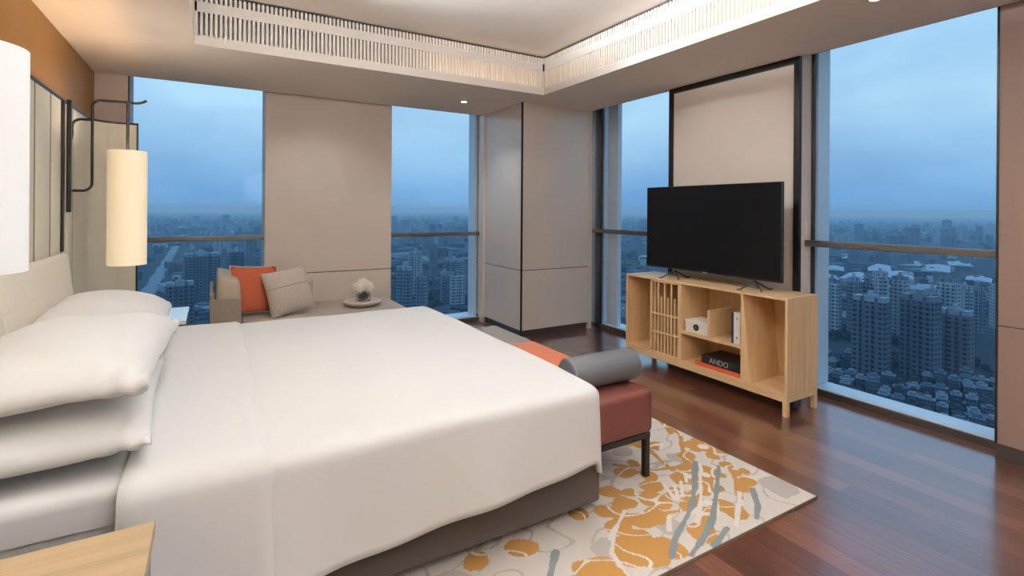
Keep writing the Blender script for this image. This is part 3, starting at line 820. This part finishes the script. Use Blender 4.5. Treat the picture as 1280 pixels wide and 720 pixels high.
# things on the shelves
def lettering(txt, size, mat, parent, Mx, ext=.0004, name='lettering'):
    cu = bpy.data.curves.new(name, 'FONT'); cu.body = txt; cu.size = size; cu.extrude = ext; cu.align_x = 'CENTER'; cu.align_y = 'CENTER'
    cu.materials.append(mat)
    tmp = link(bpy.data.objects.new(name+'_curve', cu)); dg = bpy.context.evaluated_depsgraph_get()
    me = bpy.data.meshes.new_from_object(tmp.evaluated_get(dg)); bpy.data.objects.remove(tmp); bpy.data.curves.remove(cu)
    me.name = name; me.materials.clear(); me.materials.append(mat)
    o = link(bpy.data.objects.new(name, me)); o.parent = parent
    o.matrix_basis = parent_world(parent).inverted() @ Mx
    return o
def face_front(x, y, z, roll=0):      # text plane facing -X, reading from +Y to -Y
    return Matrix.Translation((x, y, z)) @ Matrix(((0, 0, -1), (-1, 0, 0), (0, 1, 0))).to_4x4() @ Matrix.Rotation(roll, 4, 'Z')
zb = .4055
bxw = empty('storage_box', (3.47, 2.79, zb), 'white box with a round black emblem on the middle shelf', 'box')
MB().box(3.40, 3.60, 2.675, 2.905, zb, zb+.075, .003).build('body', M['boxwhite'], bxw)
MB().box(3.397, 3.603, 2.672, 2.908, zb+.0755, zb+.10, .004).build('lid', M['boxwhite'], bxw)
MB().cyl((3.3995, 2.795, zb+.048), (3.396, 2.795, zb+.048), .026, n=32).build('emblem', M['ink'], bxw, True)
lettering('S', .03, M['silver'], bxw, face_front(3.3955, 2.795, zb+.048), name='emblem_letter')
def upright_book(y0, y1, h, mat, label, x0=3.40, x1=3.60):
    t = empty('book', ((x0+x1)/2, (y0+y1)/2, zb), label, 'book', 'books standing on the middle shelf')
    c_ = MB(); c_.box(x0, x1, y0, y0+.003, zb, zb+h); c_.box(x0, x1, y1-.003, y1, zb, zb+h); c_.box(x0, x0+.003, y0+.003, y1-.003, zb, zb+h)
    c_.build('cover', mat, t)
    MB().box(x0+.004, x1-.006, y0+.0032, y1-.0032, zb+.003, zb+h-.004).build('pages', M['paper'], t)
    return t
upright_book(2.452, 2.470, .232, M['navy'], 'thin navy book left of the thick white book')
b2 = upright_book(2.395, 2.449, .236, M['boxwhite'], 'thick white book with small black spine marks')
lettering('%', .026, M['ink'], b2, face_front(3.3992, 2.422, zb+.19), name='spine_mark'); lettering('&', .026, M['ink'], b2, face_front(3.3992, 2.422, zb+.045), name='spine_mark')
b3 = upright_book(2.371, 2.392, .225, M['purple'], 'violet book squeezed between the white book and the divider')
lettering('o o o o', .016, M['silver'], b3, face_front(3.3992, 2.3815, zb+.11, -PI/2), name='spine_lettering')
def flat_book(x0, x1, y0, y1, z0, h, mat, label):
    t = empty('book', ((x0+x1)/2, (y0+y1)/2, z0), label, 'book', 'books lying in the lower compartment')
    c_ = MB(); c_.box(x0, x1, y0, y1, z0, z0+.004); c_.box(x0, x1, y0, y1, z0+h-.004, z0+h); c_.box(x0, x0+.004, y0, y1, z0+.004, z0+h-.004)
    c_.build('cover', mat, t)
    MB().box(x0+.0045, x1-.008, y0+.004, y1-.004, z0+.0042, z0+h-.0042).build('pages', M['paper'], t)
    return t
flat_book(3.385, 3.66, 2.385, 2.795, SZ0+.0185, .028, M['bookorange'], 'orange book lying under the black book')
bk = flat_book(3.40, 3.65, 2.39, 2.74, SZ0+.047, .062, M['bookblack'], 'thick black book with silver spine lettering lying on top')
lettering('ANDO', .058, M['silver'], bk, face_front(3.3992, 2.58, SZ0+.047+.031))

# ------------------------------------------------------------------ daybed
db = empty('daybed', (.95, 5.2, 0), 'taupe daybed with one padded arm against the far wall', 'daybed')
MB().box(.215, 1.68, 4.76, 5.66, .20, .425, .03, 4).build('seat', M['sofa'], db, True, 60)
MB().box(-.02, 1.66, 4.78, 5.66, .08, .199, .012, 2).build('base', M['sofadark'], db, True)
for x in (.03, 1.58):
    for y in (4.83, 5.58): MB().cyl((x, y, 0), (x, y, .08), .02, .025, 16).build('leg', M['black'], db, True)
sh_ = MB(); sh_.box(-.025, .205, 4.76, 4.80, .20, .655, .012, 3); sh_.box(-.025, .012, 4.80, 5.66, .20, .70, .012, 3)
sh_.box(.012, .205, 4.80, 5.66, .20, .60, .01, 2)
sh_.build('arm', M['sofadark'], db, True, 50)
MB().hexa([(.018, 4.815, .605), (.03, 4.83, .845), (.018, 5.62, .605), (.03, 5.60, .845), (.208, 4.815, .605), (.195, 4.83, .79), (.208, 5.62, .605), (.195, 5.60, .79)], .035, 4).build('arm_cushion', M['sofa'], db, True, 60)
MB().box(.215, .885, 5.50, 5.66, .426, .68, .03, 4).build('back_cushion', M['sofa'], db, True, 60)
# cushions
cushion('cushion', (.33, 5.17, .665), (.215, .215, .08), M['cushorange'], 'burnt orange cushion propped in the corner of the daybed', 'cushion', None,
        (math.radians(76), math.radians(4), math.radians(22)), 6, 1, .06, .006, 2.4, (M['piping'], .005), N=36)
tc_ = cushion('cushion', (.60, 5.05, .645), (.20, .205, .075), M['cushtaupe'], 'taupe cushion with a cross seam leaning on the orange cushion', 'cushion', None,
        (math.radians(74), math.radians(-9), math.radians(14)), 7, 1, .06, .006, 2.4, (M['cushtaupe'], .004), .22, N=36)
# tray and flowers
PX, PY, PZ = 1.30, 5.17, .4255
pl = MB().lathe([(0, 0), (.10, 0), (.108, .004), (.165, .030), (.185, .046), (.188, .053), (.182, .057), (.17, .055), (.10, .050), (0, .049)], (PX, PY, PZ), 64).build('tray', M['plate'], None, True, 50)
tag(pl, 'round pinkish stone tray on the daybed seat', 'tray')
VX, VY, VZ = PX+.01, PY+.02, PZ+.0505
vs = empty('flower_vase', (VX, VY, VZ), 'square clear glass vase of white hydrangeas on the round tray', 'flower vase')
g = MB(); s_ = .058; hh = .105
g.box(VX-s_, VX+s_, VY-s_, VY+s_, 0+VZ, VZ+.008, .001)
for a in ((-s_, -s_+.005, -s_, s_), (s_-.005, s_, -s_, s_), (-s_+.005, s_-.005, -s_, -s_+.005), (-s_+.005, s_-.005, s_-.005, s_)):
    g.box(VX+a[0], VX+a[1], VY+a[2], VY+a[3], VZ+.008, VZ+hh)
g.build('vase', M['vase'], vs)
lf = MB()
for i in range(16):
    a = i/16*2*PI; r0 = .034+.012*(i % 2)
    q = [(VX+math.cos(a)*r0*f_, VY+math.sin(a)*r0*f_, VZ+.03+.045*j) for j, f_ in enumerate((.9, 1.05, 1.0))]
    lf.tube([(VX+math.cos(a)*.012, VY+math.sin(a)*.012, VZ+.012)]+q, .008, 6, .012)
lf.build('stems', M['stemleaf'], vs, True)
random.seed(11)
for hx, hy, hz, hr in ((-.045, -.03, .135, .062), (.045, -.035, .138, .062), (0, .045, .135, .062), (-.06, .03, .128, .052), (.062, .03, .13, .054), (0, 0, .168, .064)):
    fb_ = MB(); c0 = Vector((VX+hx, VY+hy, VZ+hz))
    fb_.ball(c0, hr*.8, 2)
    for i in range(70):
        z = 1-2*(i+.5)/70; ph = i*2.39996; rr = math.sqrt(1-z*z)
        d = Vector((rr*math.cos(ph), rr*math.sin(ph), z)); tq = d.to_track_quat('Z', 'Y').to_matrix().to_4x4()
        b = bmesh.new(); a0 = random.random()*PI
        for q in range(4):
            a = a0+q*PI/2; L = .013+random.random()*.003
            pts = [(0, 0, 0), (L*.75*math.cos(a-.5), L*.75*math.sin(a-.5), .002), (L*1.15*math.cos(a), L*1.15*math.sin(a), .0035), (L*.75*math.cos(a+.5), L*.75*math.sin(a+.5), .002)]
            b.faces.new([b.verts.new(p_) for p_ in pts])
        fb_._add(b, Matrix.Translation(c0+d*hr*(.93+.1*random.random())) @ tq)
    fb_.build('flower_head', M['petal'], vs, False)

# ------------------------------------------------------------------ the city below
G = -100.0
def ground_mat():
    k = NT('city_ground'); v = k.coord()
    a = k.noise(v, .012, 5, .6); b = k.noise(v, .0022, 4, .55)
    c1 = k.ramp(a, [(.35, lin((20, 30, 26))), (.52, lin((36, 44, 44))), (.68, lin((66, 70, 72)))])
    c2 = k.ramp(b, [(.4, lin((20, 32, 28))), (.62, lin((68, 72, 74)))])
    k.set(Base_Color=k.mix(.5, c1, c2), Roughness=.95); return k.m
gb = bmesh.new(); bmesh.ops.create_circle(gb, cap_ends=True, segments=64, radius=14000)
bmesh.ops.translate(gb, vec=(0, 0, G), verts=gb.verts)
me = bpy.data.meshes.new('ground'); gb.to_mesh(me); gb.free(); o = link(bpy.data.objects.new('ground', me)); me.materials.append(ground_mat())
struct(o, 'ground', 'city ground far below the windows')

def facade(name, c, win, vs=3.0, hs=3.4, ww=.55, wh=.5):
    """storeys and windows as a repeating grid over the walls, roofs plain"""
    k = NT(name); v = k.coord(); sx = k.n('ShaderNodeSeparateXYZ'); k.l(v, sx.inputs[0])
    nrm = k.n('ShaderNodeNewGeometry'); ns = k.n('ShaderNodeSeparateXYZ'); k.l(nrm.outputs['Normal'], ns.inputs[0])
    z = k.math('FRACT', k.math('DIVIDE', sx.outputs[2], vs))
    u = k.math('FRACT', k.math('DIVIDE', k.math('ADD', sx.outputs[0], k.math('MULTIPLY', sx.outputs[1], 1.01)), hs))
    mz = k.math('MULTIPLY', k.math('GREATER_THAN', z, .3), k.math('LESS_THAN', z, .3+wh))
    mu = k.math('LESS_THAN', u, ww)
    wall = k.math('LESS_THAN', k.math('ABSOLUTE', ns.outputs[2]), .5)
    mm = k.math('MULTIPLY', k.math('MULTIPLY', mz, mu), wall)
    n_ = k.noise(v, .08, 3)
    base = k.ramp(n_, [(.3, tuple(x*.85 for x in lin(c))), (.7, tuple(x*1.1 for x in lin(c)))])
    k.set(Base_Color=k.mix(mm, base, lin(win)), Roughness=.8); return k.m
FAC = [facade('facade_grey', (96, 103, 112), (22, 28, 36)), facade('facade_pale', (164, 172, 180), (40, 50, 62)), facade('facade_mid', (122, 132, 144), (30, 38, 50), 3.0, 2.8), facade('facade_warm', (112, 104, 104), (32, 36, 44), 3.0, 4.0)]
ROOF = plain('city_roof', (150, 157, 164), .9, var=.2, scale=.3)
ROOFD = plain('city_roof_dark', (84, 88, 96), .9, var=.2, scale=.3)
BALC = plain('balcony_concrete', (120, 127, 134), .9)

def tower(x, y, wv, h, mat, label, group=None, rz=None, detail=True, seed=0):
    rnd = random.Random(seed)
    d = math.hypot(x, y); face = math.atan2(y, x)
    rz = face-PI/2+(math.radians(rnd.choice((-28, -20, 20, 28))) if rz is None else rz)
    t = empty('apartment_tower', (x, y, G), label, 'tower', group, rz)
    w_ = wv/1.22; dp = max(9, w_*.62); hw, hd = w_/2, dp/2
    def put(mb, name, m_, par): 
        bmesh.ops.transform(mb.bm, matrix=parent_world(par), verts=mb.bm.verts); return mb.build(name, m_, par)
    b = MB(); b.box(-hw*.96, hw*.96, -hd*.8, hd*.8, 0, h)
    nb = 3 if w_ > 14 else 2
    for i in range(nb):
        cx = -hw+w_*(i+.5)/nb; bw = w_/nb*.36
        b.box(cx-bw, cx+bw, -hd, hd, 0, h-(1.5 if i % 2 else 0))
    if detail:
        for i in range(nb):
            cx = -hw+w_*(i+.5)/nb; bw = w_/nb*.36
            for f_ in range(1, int(h/3)): b.box(cx-bw*.85, cx+bw*.85, -hd-.9, -hd+.2, f_*3-.12, f_*3+.75)
    put(b, 'walls', mat, t)
    r = MB(); r.box(-hw*.3, hw*.3, -hd*.5, hd*.5, h, h+4.0); r.box(-hw*.14, hw*.1, -hd*.3, hd*.3, h+4, h+6.2)
    for s_ in (-1, 1):
        r.box(s_*hw*.70-hw*.2, s_*hw*.70+hw*.2, -hd*.62, hd*.62, h, h+2.6)
        r.box(s_*hw*.70-hw*.24, s_*hw*.70+hw*.24, -hd*.7, hd*.7, h+2.6, h+3.0)
    put(r, 'roof_structure', ROOF if seed % 2 else BALC, t)
    return t

# towers seen through the wide right window
RT = [("T1",351,157,23,47,0,'dark grey apartment tower with balconies, nearest the television stand in the wide right window'),
("T2",376,141,23,48,0,'dark grey apartment tower in the middle of the front row in the wide right window'),
("T3",410,135,21,37,3,'lower grey apartment tower right of the middle front tower in the wide right window'),
("T4",445,228,15,43,1,'white apartment tower at the left edge of the wide right window'),
("T5a",450,214,10,46,2,'slim grey-blue tower just right of the white tower at the wide window edge'),
("T5b",461,206,12,45,2,'slim grey tower rising directly behind the nearest dark tower'),
("T5c",459,199,12,51,1,'tall pale tower between the two dark front towers, left one'),
("T5d",473,191,13,48,1,'tall pale tower between the two dark front towers, right one'),
("T6a",487,175,9,39,1,'narrow white tower just behind the middle front tower'),
("T6b",511,173,17,46,1,'tallest white tower with stepped top in the right half of the wide window'),
("T6c",544,173,10,38,1,'white tower just right of the tallest white tower'),
("T6d",564,171,9,36,2,'blue-grey tower second from the right edge of the wide window'),
("T6e",600,168,12,36,1,'white tower at the right edge of the wide right window'),
("f1",1101,516,40,27,2,'hazy block just under the guard rail, left one in the wide right window'),
("f2",1140,490,35,27,2,'hazy block just under the guard rail, second in the wide right window'),
("f3",1081,433,38,28,2,'hazy block just under the guard rail, third in the wide right window')]
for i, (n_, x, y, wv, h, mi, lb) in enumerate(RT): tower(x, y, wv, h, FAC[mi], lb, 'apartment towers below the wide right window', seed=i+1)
WT = [(146,435,17,48,2,'pale tower at the left edge of the narrow far window'), (154,414,12,41,2,'front tower right of the leftmost one in the narrow far window'),
(201,560,18,50,1,'tower with bright flat roof in the middle distance of the narrow far window'), (268,673,12,50,2,'tall slim tower standing alone in the centre of the narrow far window'),
(208,490,10,34,2,'low slim tower below the centre tower in the narrow far window'), (209,461,17,37,1,'front tower at the right of the narrow far window'),
(264,593,30,36,2,'broad tower behind the right front tower in the narrow far window'), (457,1199,32,36,2,'distant block left of centre beyond the narrow far window'), (547,1311,20,36,2,'distant block right of centre beyond the narrow far window')]
for i, (x, y, wv, h, mi, lb) in enumerate(WT): tower(x, y, wv, h, FAC[mi], lb, 'apartment towers below the narrow far window', seed=i+31)
AT = [(-22,465,23,42,0,'dark block right beside the avenue, nearest in the left far window'), (-44,936,40,17,3,'low pinkish block beside the avenue in the left far window'),
(-11,656,42,49,0,'broad dark slab building in the centre of the left far window'), (13,806,9,42,2,'slim bright tower right of the dark slab in the left far window'),
(24,699,19,49,0,'dark tower with lit roof edge behind the orange cushion'), (48,1186,15,40,2,'hazy tower standing behind the dark tower with lit roof edge'), (55,970,18,49,2,'hazy tower at the right side of the left far window')]
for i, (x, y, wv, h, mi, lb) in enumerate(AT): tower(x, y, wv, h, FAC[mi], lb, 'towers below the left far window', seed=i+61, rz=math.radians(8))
# hazy towers of the distant skyline
random.seed(5)
SKY = []
for i in range(110):
    az = math.radians(random.uniform(-12, 84)); d = random.uniform(1300, 3600)
    x, y = d*math.sin(az), d*math.cos(az); az_d = math.degrees(az); SKY.append((x, y, 50))
    sec = 'beyond the left far window' if az_d < 11 else 'beyond the narrow far window' if az_d < 34 else 'beyond the window by the corner column' if az_d < 55 else 'beyond the wide right window'
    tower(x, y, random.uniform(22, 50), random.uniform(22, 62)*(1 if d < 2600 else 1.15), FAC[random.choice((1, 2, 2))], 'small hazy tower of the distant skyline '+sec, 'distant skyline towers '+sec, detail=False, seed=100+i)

# low houses and sheds around the towers
TP = [(a[1], a[2], a[3]) for a in RT]+[(a[0], a[1], a[2]) for a in WT+AT]
HM = []
HR = [plain('house_roof_'+n_, c_, .9, var=.25, scale=.4) for n_, c_ in (('grey', (66, 70, 77)), ('pale', (126, 131, 138)), ('brown', (68, 55, 56)), ('slate', (46, 52, 62)), ('tin', (96, 106, 120)))]
HW = facade('house_walls', (92, 96, 102), (24, 28, 34), 3.0, 2.6)
for s_, (a, b, h) in enumerate(((10, 8, 9), (13, 9, 12), (8, 8, 7), (16, 9, 9), (11, 11, 14))):
    w_ = MB(); w_.box(-a/2, a/2, -b/2, b/2, 0, h); w_.box(-a/2+1, a/2-3, -b/2-2, -b/2, 0, h*.6)
    r_ = MB(); r_.box(-a/2-.3, a/2+.3, -b/2-.3, b/2+.3, h, h+.5); r_.box(-a/4, a/6, -b/4, b/3, h+.5, h+2.8); r_.box(a/4, a/4+1.6, -b/3, -b/3+1.6, h+.5, h+2); r_.box(-a/2+1, a/2-3, -b/2-2.2, -b/2, h*.6, h*.6+.4)
    mw = bpy.data.meshes.new('house_walls'); w_.bm.to_mesh(mw); mw.materials.append(HW)
    mr = bpy.data.meshes.new('house_roof'); r_.bm.to_mesh(mr); mr.materials.append(HR[s_])
    HM.append((mw, mr))
def free(x, y, m_): return all(math.hypot(x-a, y-b) > c_*.75+m_ for a, b, c_ in TP)
def road_x(y): return -63-(y-568)*.0215
n_h = 0; random.seed(21); tries = 0
HOUSES = []
while n_h < 290 and tries < 30000:
    tries += 1
    u = random.random()
    if u < .80: az = math.radians(random.uniform(61.5, 75)); d = random.uniform(298, 408)
    elif u < .90: az = math.radians(random.uniform(12, 30)); d = random.uniform(420, 700)
    else: az = math.radians(random.uniform(-9, 9)); d = random.uniform(430, 900)
    x, y = d*math.sin(az), d*math.cos(az)
    # rows: snap to a turned street grid
    th = .35; gx = x*math.cos(th)+y*math.sin(th); gy = -x*math.sin(th)+y*math.cos(th)
    gx = round(gx/7.2)*7.2; gy = round(gy/5.8)*5.8
    x, y = gx*math.cos(th)-gy*math.sin(th), gx*math.sin(th)+gy*math.cos(th)
    if (round(x), round(y)) in HOUSES or not free(x, y, 1) or abs(x-road_x(y)) < 22: continue
    HOUSES.append((round(x), round(y))); azd = math.degrees(math.atan2(x, y))
    sec = 'below the wide right window' if azd > 50 else 'below the narrow far window' if azd > 11 else 'below the left far window'
    k_ = random.randrange(5)
    kind_ = ('grey flat-roofed', 'pale flat-roofed', 'brown flat-roofed', 'slate-roofed', 'tin-roofed')[k_]
    t = empty('low_house', (x, y, G), 'small %s house of the crowded low blocks %s' % (kind_, sec), 'house', 'low houses, %s, %s' % (kind_, sec), th+random.choice((0, PI/2, PI))+random.uniform(-.05, .05))
    t.scale = (.5, .5, random.uniform(.45, .75))
    for nm, me in zip(('walls', 'roof'), HM[k_]):
        o = link(bpy.data.objects.new(nm, me)); o.parent = t
    n_h += 1
# long pale sheds in the middle distance
def shed(x, y, a, b, h, rz):
    t = empty('warehouse', (x, y, G), 'long low pale-roofed shed in the industrial belt beyond the towers in the wide right window', 'warehouse', 'pale-roofed sheds beyond the towers', rz)
    q = MB(); q.box(-a/2, a/2, -b/2, b/2, 0, h); r_ = MB(); r_.hexa([(-a/2-1, -b/2-1, h), (-a/2-1, 0, h+2.6), (-a/2-1, b/2+1, h), (-a/2-1, .01, h+2.6), (a/2+1, -b/2-1, h), (a/2+1, 0, h+2.6), (a/2+1, b/2+1, h), (a/2+1, .01, h+2.6)])
    for mb_, nm, m_ in ((q, 'walls', HW), (r_, 'roof', SHEDR)):
        bmesh.ops.transform(mb_.bm, matrix=parent_world(t), verts=mb_.bm.verts); mb_.build(nm, m_, t)
SHEDR = plain('shed_roof', (176, 184, 192), .85, var=.1, scale=.05)
for dd, az, a, b, rz in ((1010, 63.0, 80, 26, 1.1), (860, 62.6, 62, 20, 1.0), (900, 64.6, 90, 24, 1.25), (1060, 66.5, 120, 30, 1.15), (960, 68.0, 100, 30, 1.2), (1120, 70.5, 130, 34, 1.25), (820, 66.0, 60, 16, 1.0), (1250, 72.0, 90, 30, 1.2), (1300, 64.5, 120, 40, 1.1), (1200, 68.6, 110, 34, 1.15), (980, 73.2, 70, 26, 1.3), (800, 72.4, 50, 18, 1.2)):
    shed(dd*math.sin(math.radians(az)), dd*math.cos(math.radians(az)), a, b, 8, PI/2-rz)
# uncountable rest of the city
far = MB(); random.seed(33)
bmf = far.bm
def quick_box(x, y, a, b, h, rz):
    c_, s_ = math.cos(rz), math.sin(rz); vs = []
    for ax, by in ((-a, -b), (a, -b), (a, b), (-a, b)):
        px, py = x+ax*c_-by*s_, y+ax*s_+by*c_
        vs.append((bmf.verts.new((px, py, G)), bmf.verts.new((px, py, G+h))))
    for i in range(4):
        q0, q1 = vs[i], vs[(i+1) % 4]; bmf.faces.new((q0[0], q1[0], q1[1], q0[1]))
    bmf.faces.new([v_[1] for v_ in vs])
for i in range(9000):
    az = math.radians(random.uniform(-16, 90)); d = 420+6500*random.random()**1.7
    x, y = d*math.sin(az), d*math.cos(az)
    if abs(x-road_x(y)) < 24 and y < 1700: continue
    if noise.noise(Vector((x*.004, y*.004, 3))) > .12: continue
    if d < 1500 and not free(x, y, 14): continue
    if any(abs(x-q[0]) < 52 and abs(y-q[1]) < 52 for q in SKY): continue
    big = random.random() < .16
    a = random.uniform(12, 34) if big else random.uniform(4, 9)
    quick_box(x, y, a, a*random.uniform(.4, .9), random.uniform(5, 12) if big or d < 2200 else random.uniform(8, 30), .35+random.choice((0, PI/2))+random.uniform(-.05, .05))
kf = NT('far_city'); at = kf.n('ShaderNodeNewGeometry')
rm = kf.ramp(at.outputs['Random Per Island'], [(0, lin((34, 38, 44))), (.5, lin((58, 64, 70))), (.85, lin((104, 110, 118))), (1, lin((165, 172, 180)))])
kf.set(Base_Color=rm, Roughness=.9)
o = far.build('distant_buildings', kf.m); tag(o, 'carpet of tiny distant buildings reaching to the hazy horizon', 'buildings', None, 'stuff')
# trees in clumps around the towers
tr = MB(); random.seed(44)
def blob_tree(x, y, r):
    b = bmesh.new(); bmesh.ops.create_icosphere(b, subdivisions=1, radius=r)
    for v_ in b.verts: v_.co *= random.uniform(.75, 1.2)
    bmesh.ops.transform(b, matrix=Matrix.Translation((x, y, G+r*.9)), verts=b.verts)
    tr._add(b)
for (x, y, wv) in TP[:8]+TP[16:22]:
    for i in range(26):
        a = random.uniform(0, 2*PI); d = wv*.62+random.uniform(2, 20)
        px, py = x+math.cos(a)*d, y+math.sin(a)*d
        if free(px, py, -2): blob_tree(px, py, random.uniform(2.2, 4.2))
kt = plain('tree_green', (14, 26, 20), .95, var=.4, scale=.2)
o = tr.build('treetops', kt, None, True, 180); tag(o, 'dark green treetops clustered round the feet of the towers', 'trees', None, 'stuff')
# the avenue
rd = MB()
pts = [(road_x(y), y) for y in range(330, 2300, 40)]
rb = rd.bm; prev = None
for i, (x, y) in enumerate(pts):
    wv = 7.5+1.5*math.sin(i*1.9)
    cur = (rb.verts.new((x-wv, y, G+.4)), rb.verts.new((x+wv, y, G+.4)))
    if prev: rb.faces.new((prev[0], prev[1], cur[1], cur[0]))
    prev = cur
o = rd.build('road', plain('avenue_surface', (122, 128, 134), .7, var=.12, scale=.05)); struct(o, 'road', 'pale wide avenue running away below the left far window')

# haze over the city : a real layer of scattering air outside the windows
hz = MB(); hz.box(-7500, 7500, 45, 9500, G-5, 30, M=Matrix.Rotation(math.radians(-40), 4, 'Z'))
kh = NT('city_haze'); kh.t.nodes.remove(kh.b)
vsn = kh.n('ShaderNodeVolumeScatter'); vsn.inputs['Color'].default_value = (.52, .80, 1, 1); vsn.inputs['Density'].default_value = .00025; vsn.inputs['Anisotropy'].default_value = .0
kh.l(vsn.outputs[0], kh.out.inputs['Volume'])
o = hz.build('haze', kh.m); tag(o, 'blue evening haze lying over the city', 'haze', None, 'stuff')

# ------------------------------------------------------------------ colour management
SC.view_settings.view_transform = 'Standard'; SC.view_settings.look = 'None'
SC.view_settings.gamma = 1; SC.view_settings.use_curve_mapping = False
SC.view_settings.exposure = 0.0
SC.cycles.max_bounces = 8; SC.cycles.diffuse_bounces = 5; SC.cycles.glossy_bounces = 4; SC.cycles.transparent_max_bounces = 12
SC.cycles.volume_bounces = 1
SC.cycles.sample_clamp_indirect = 6
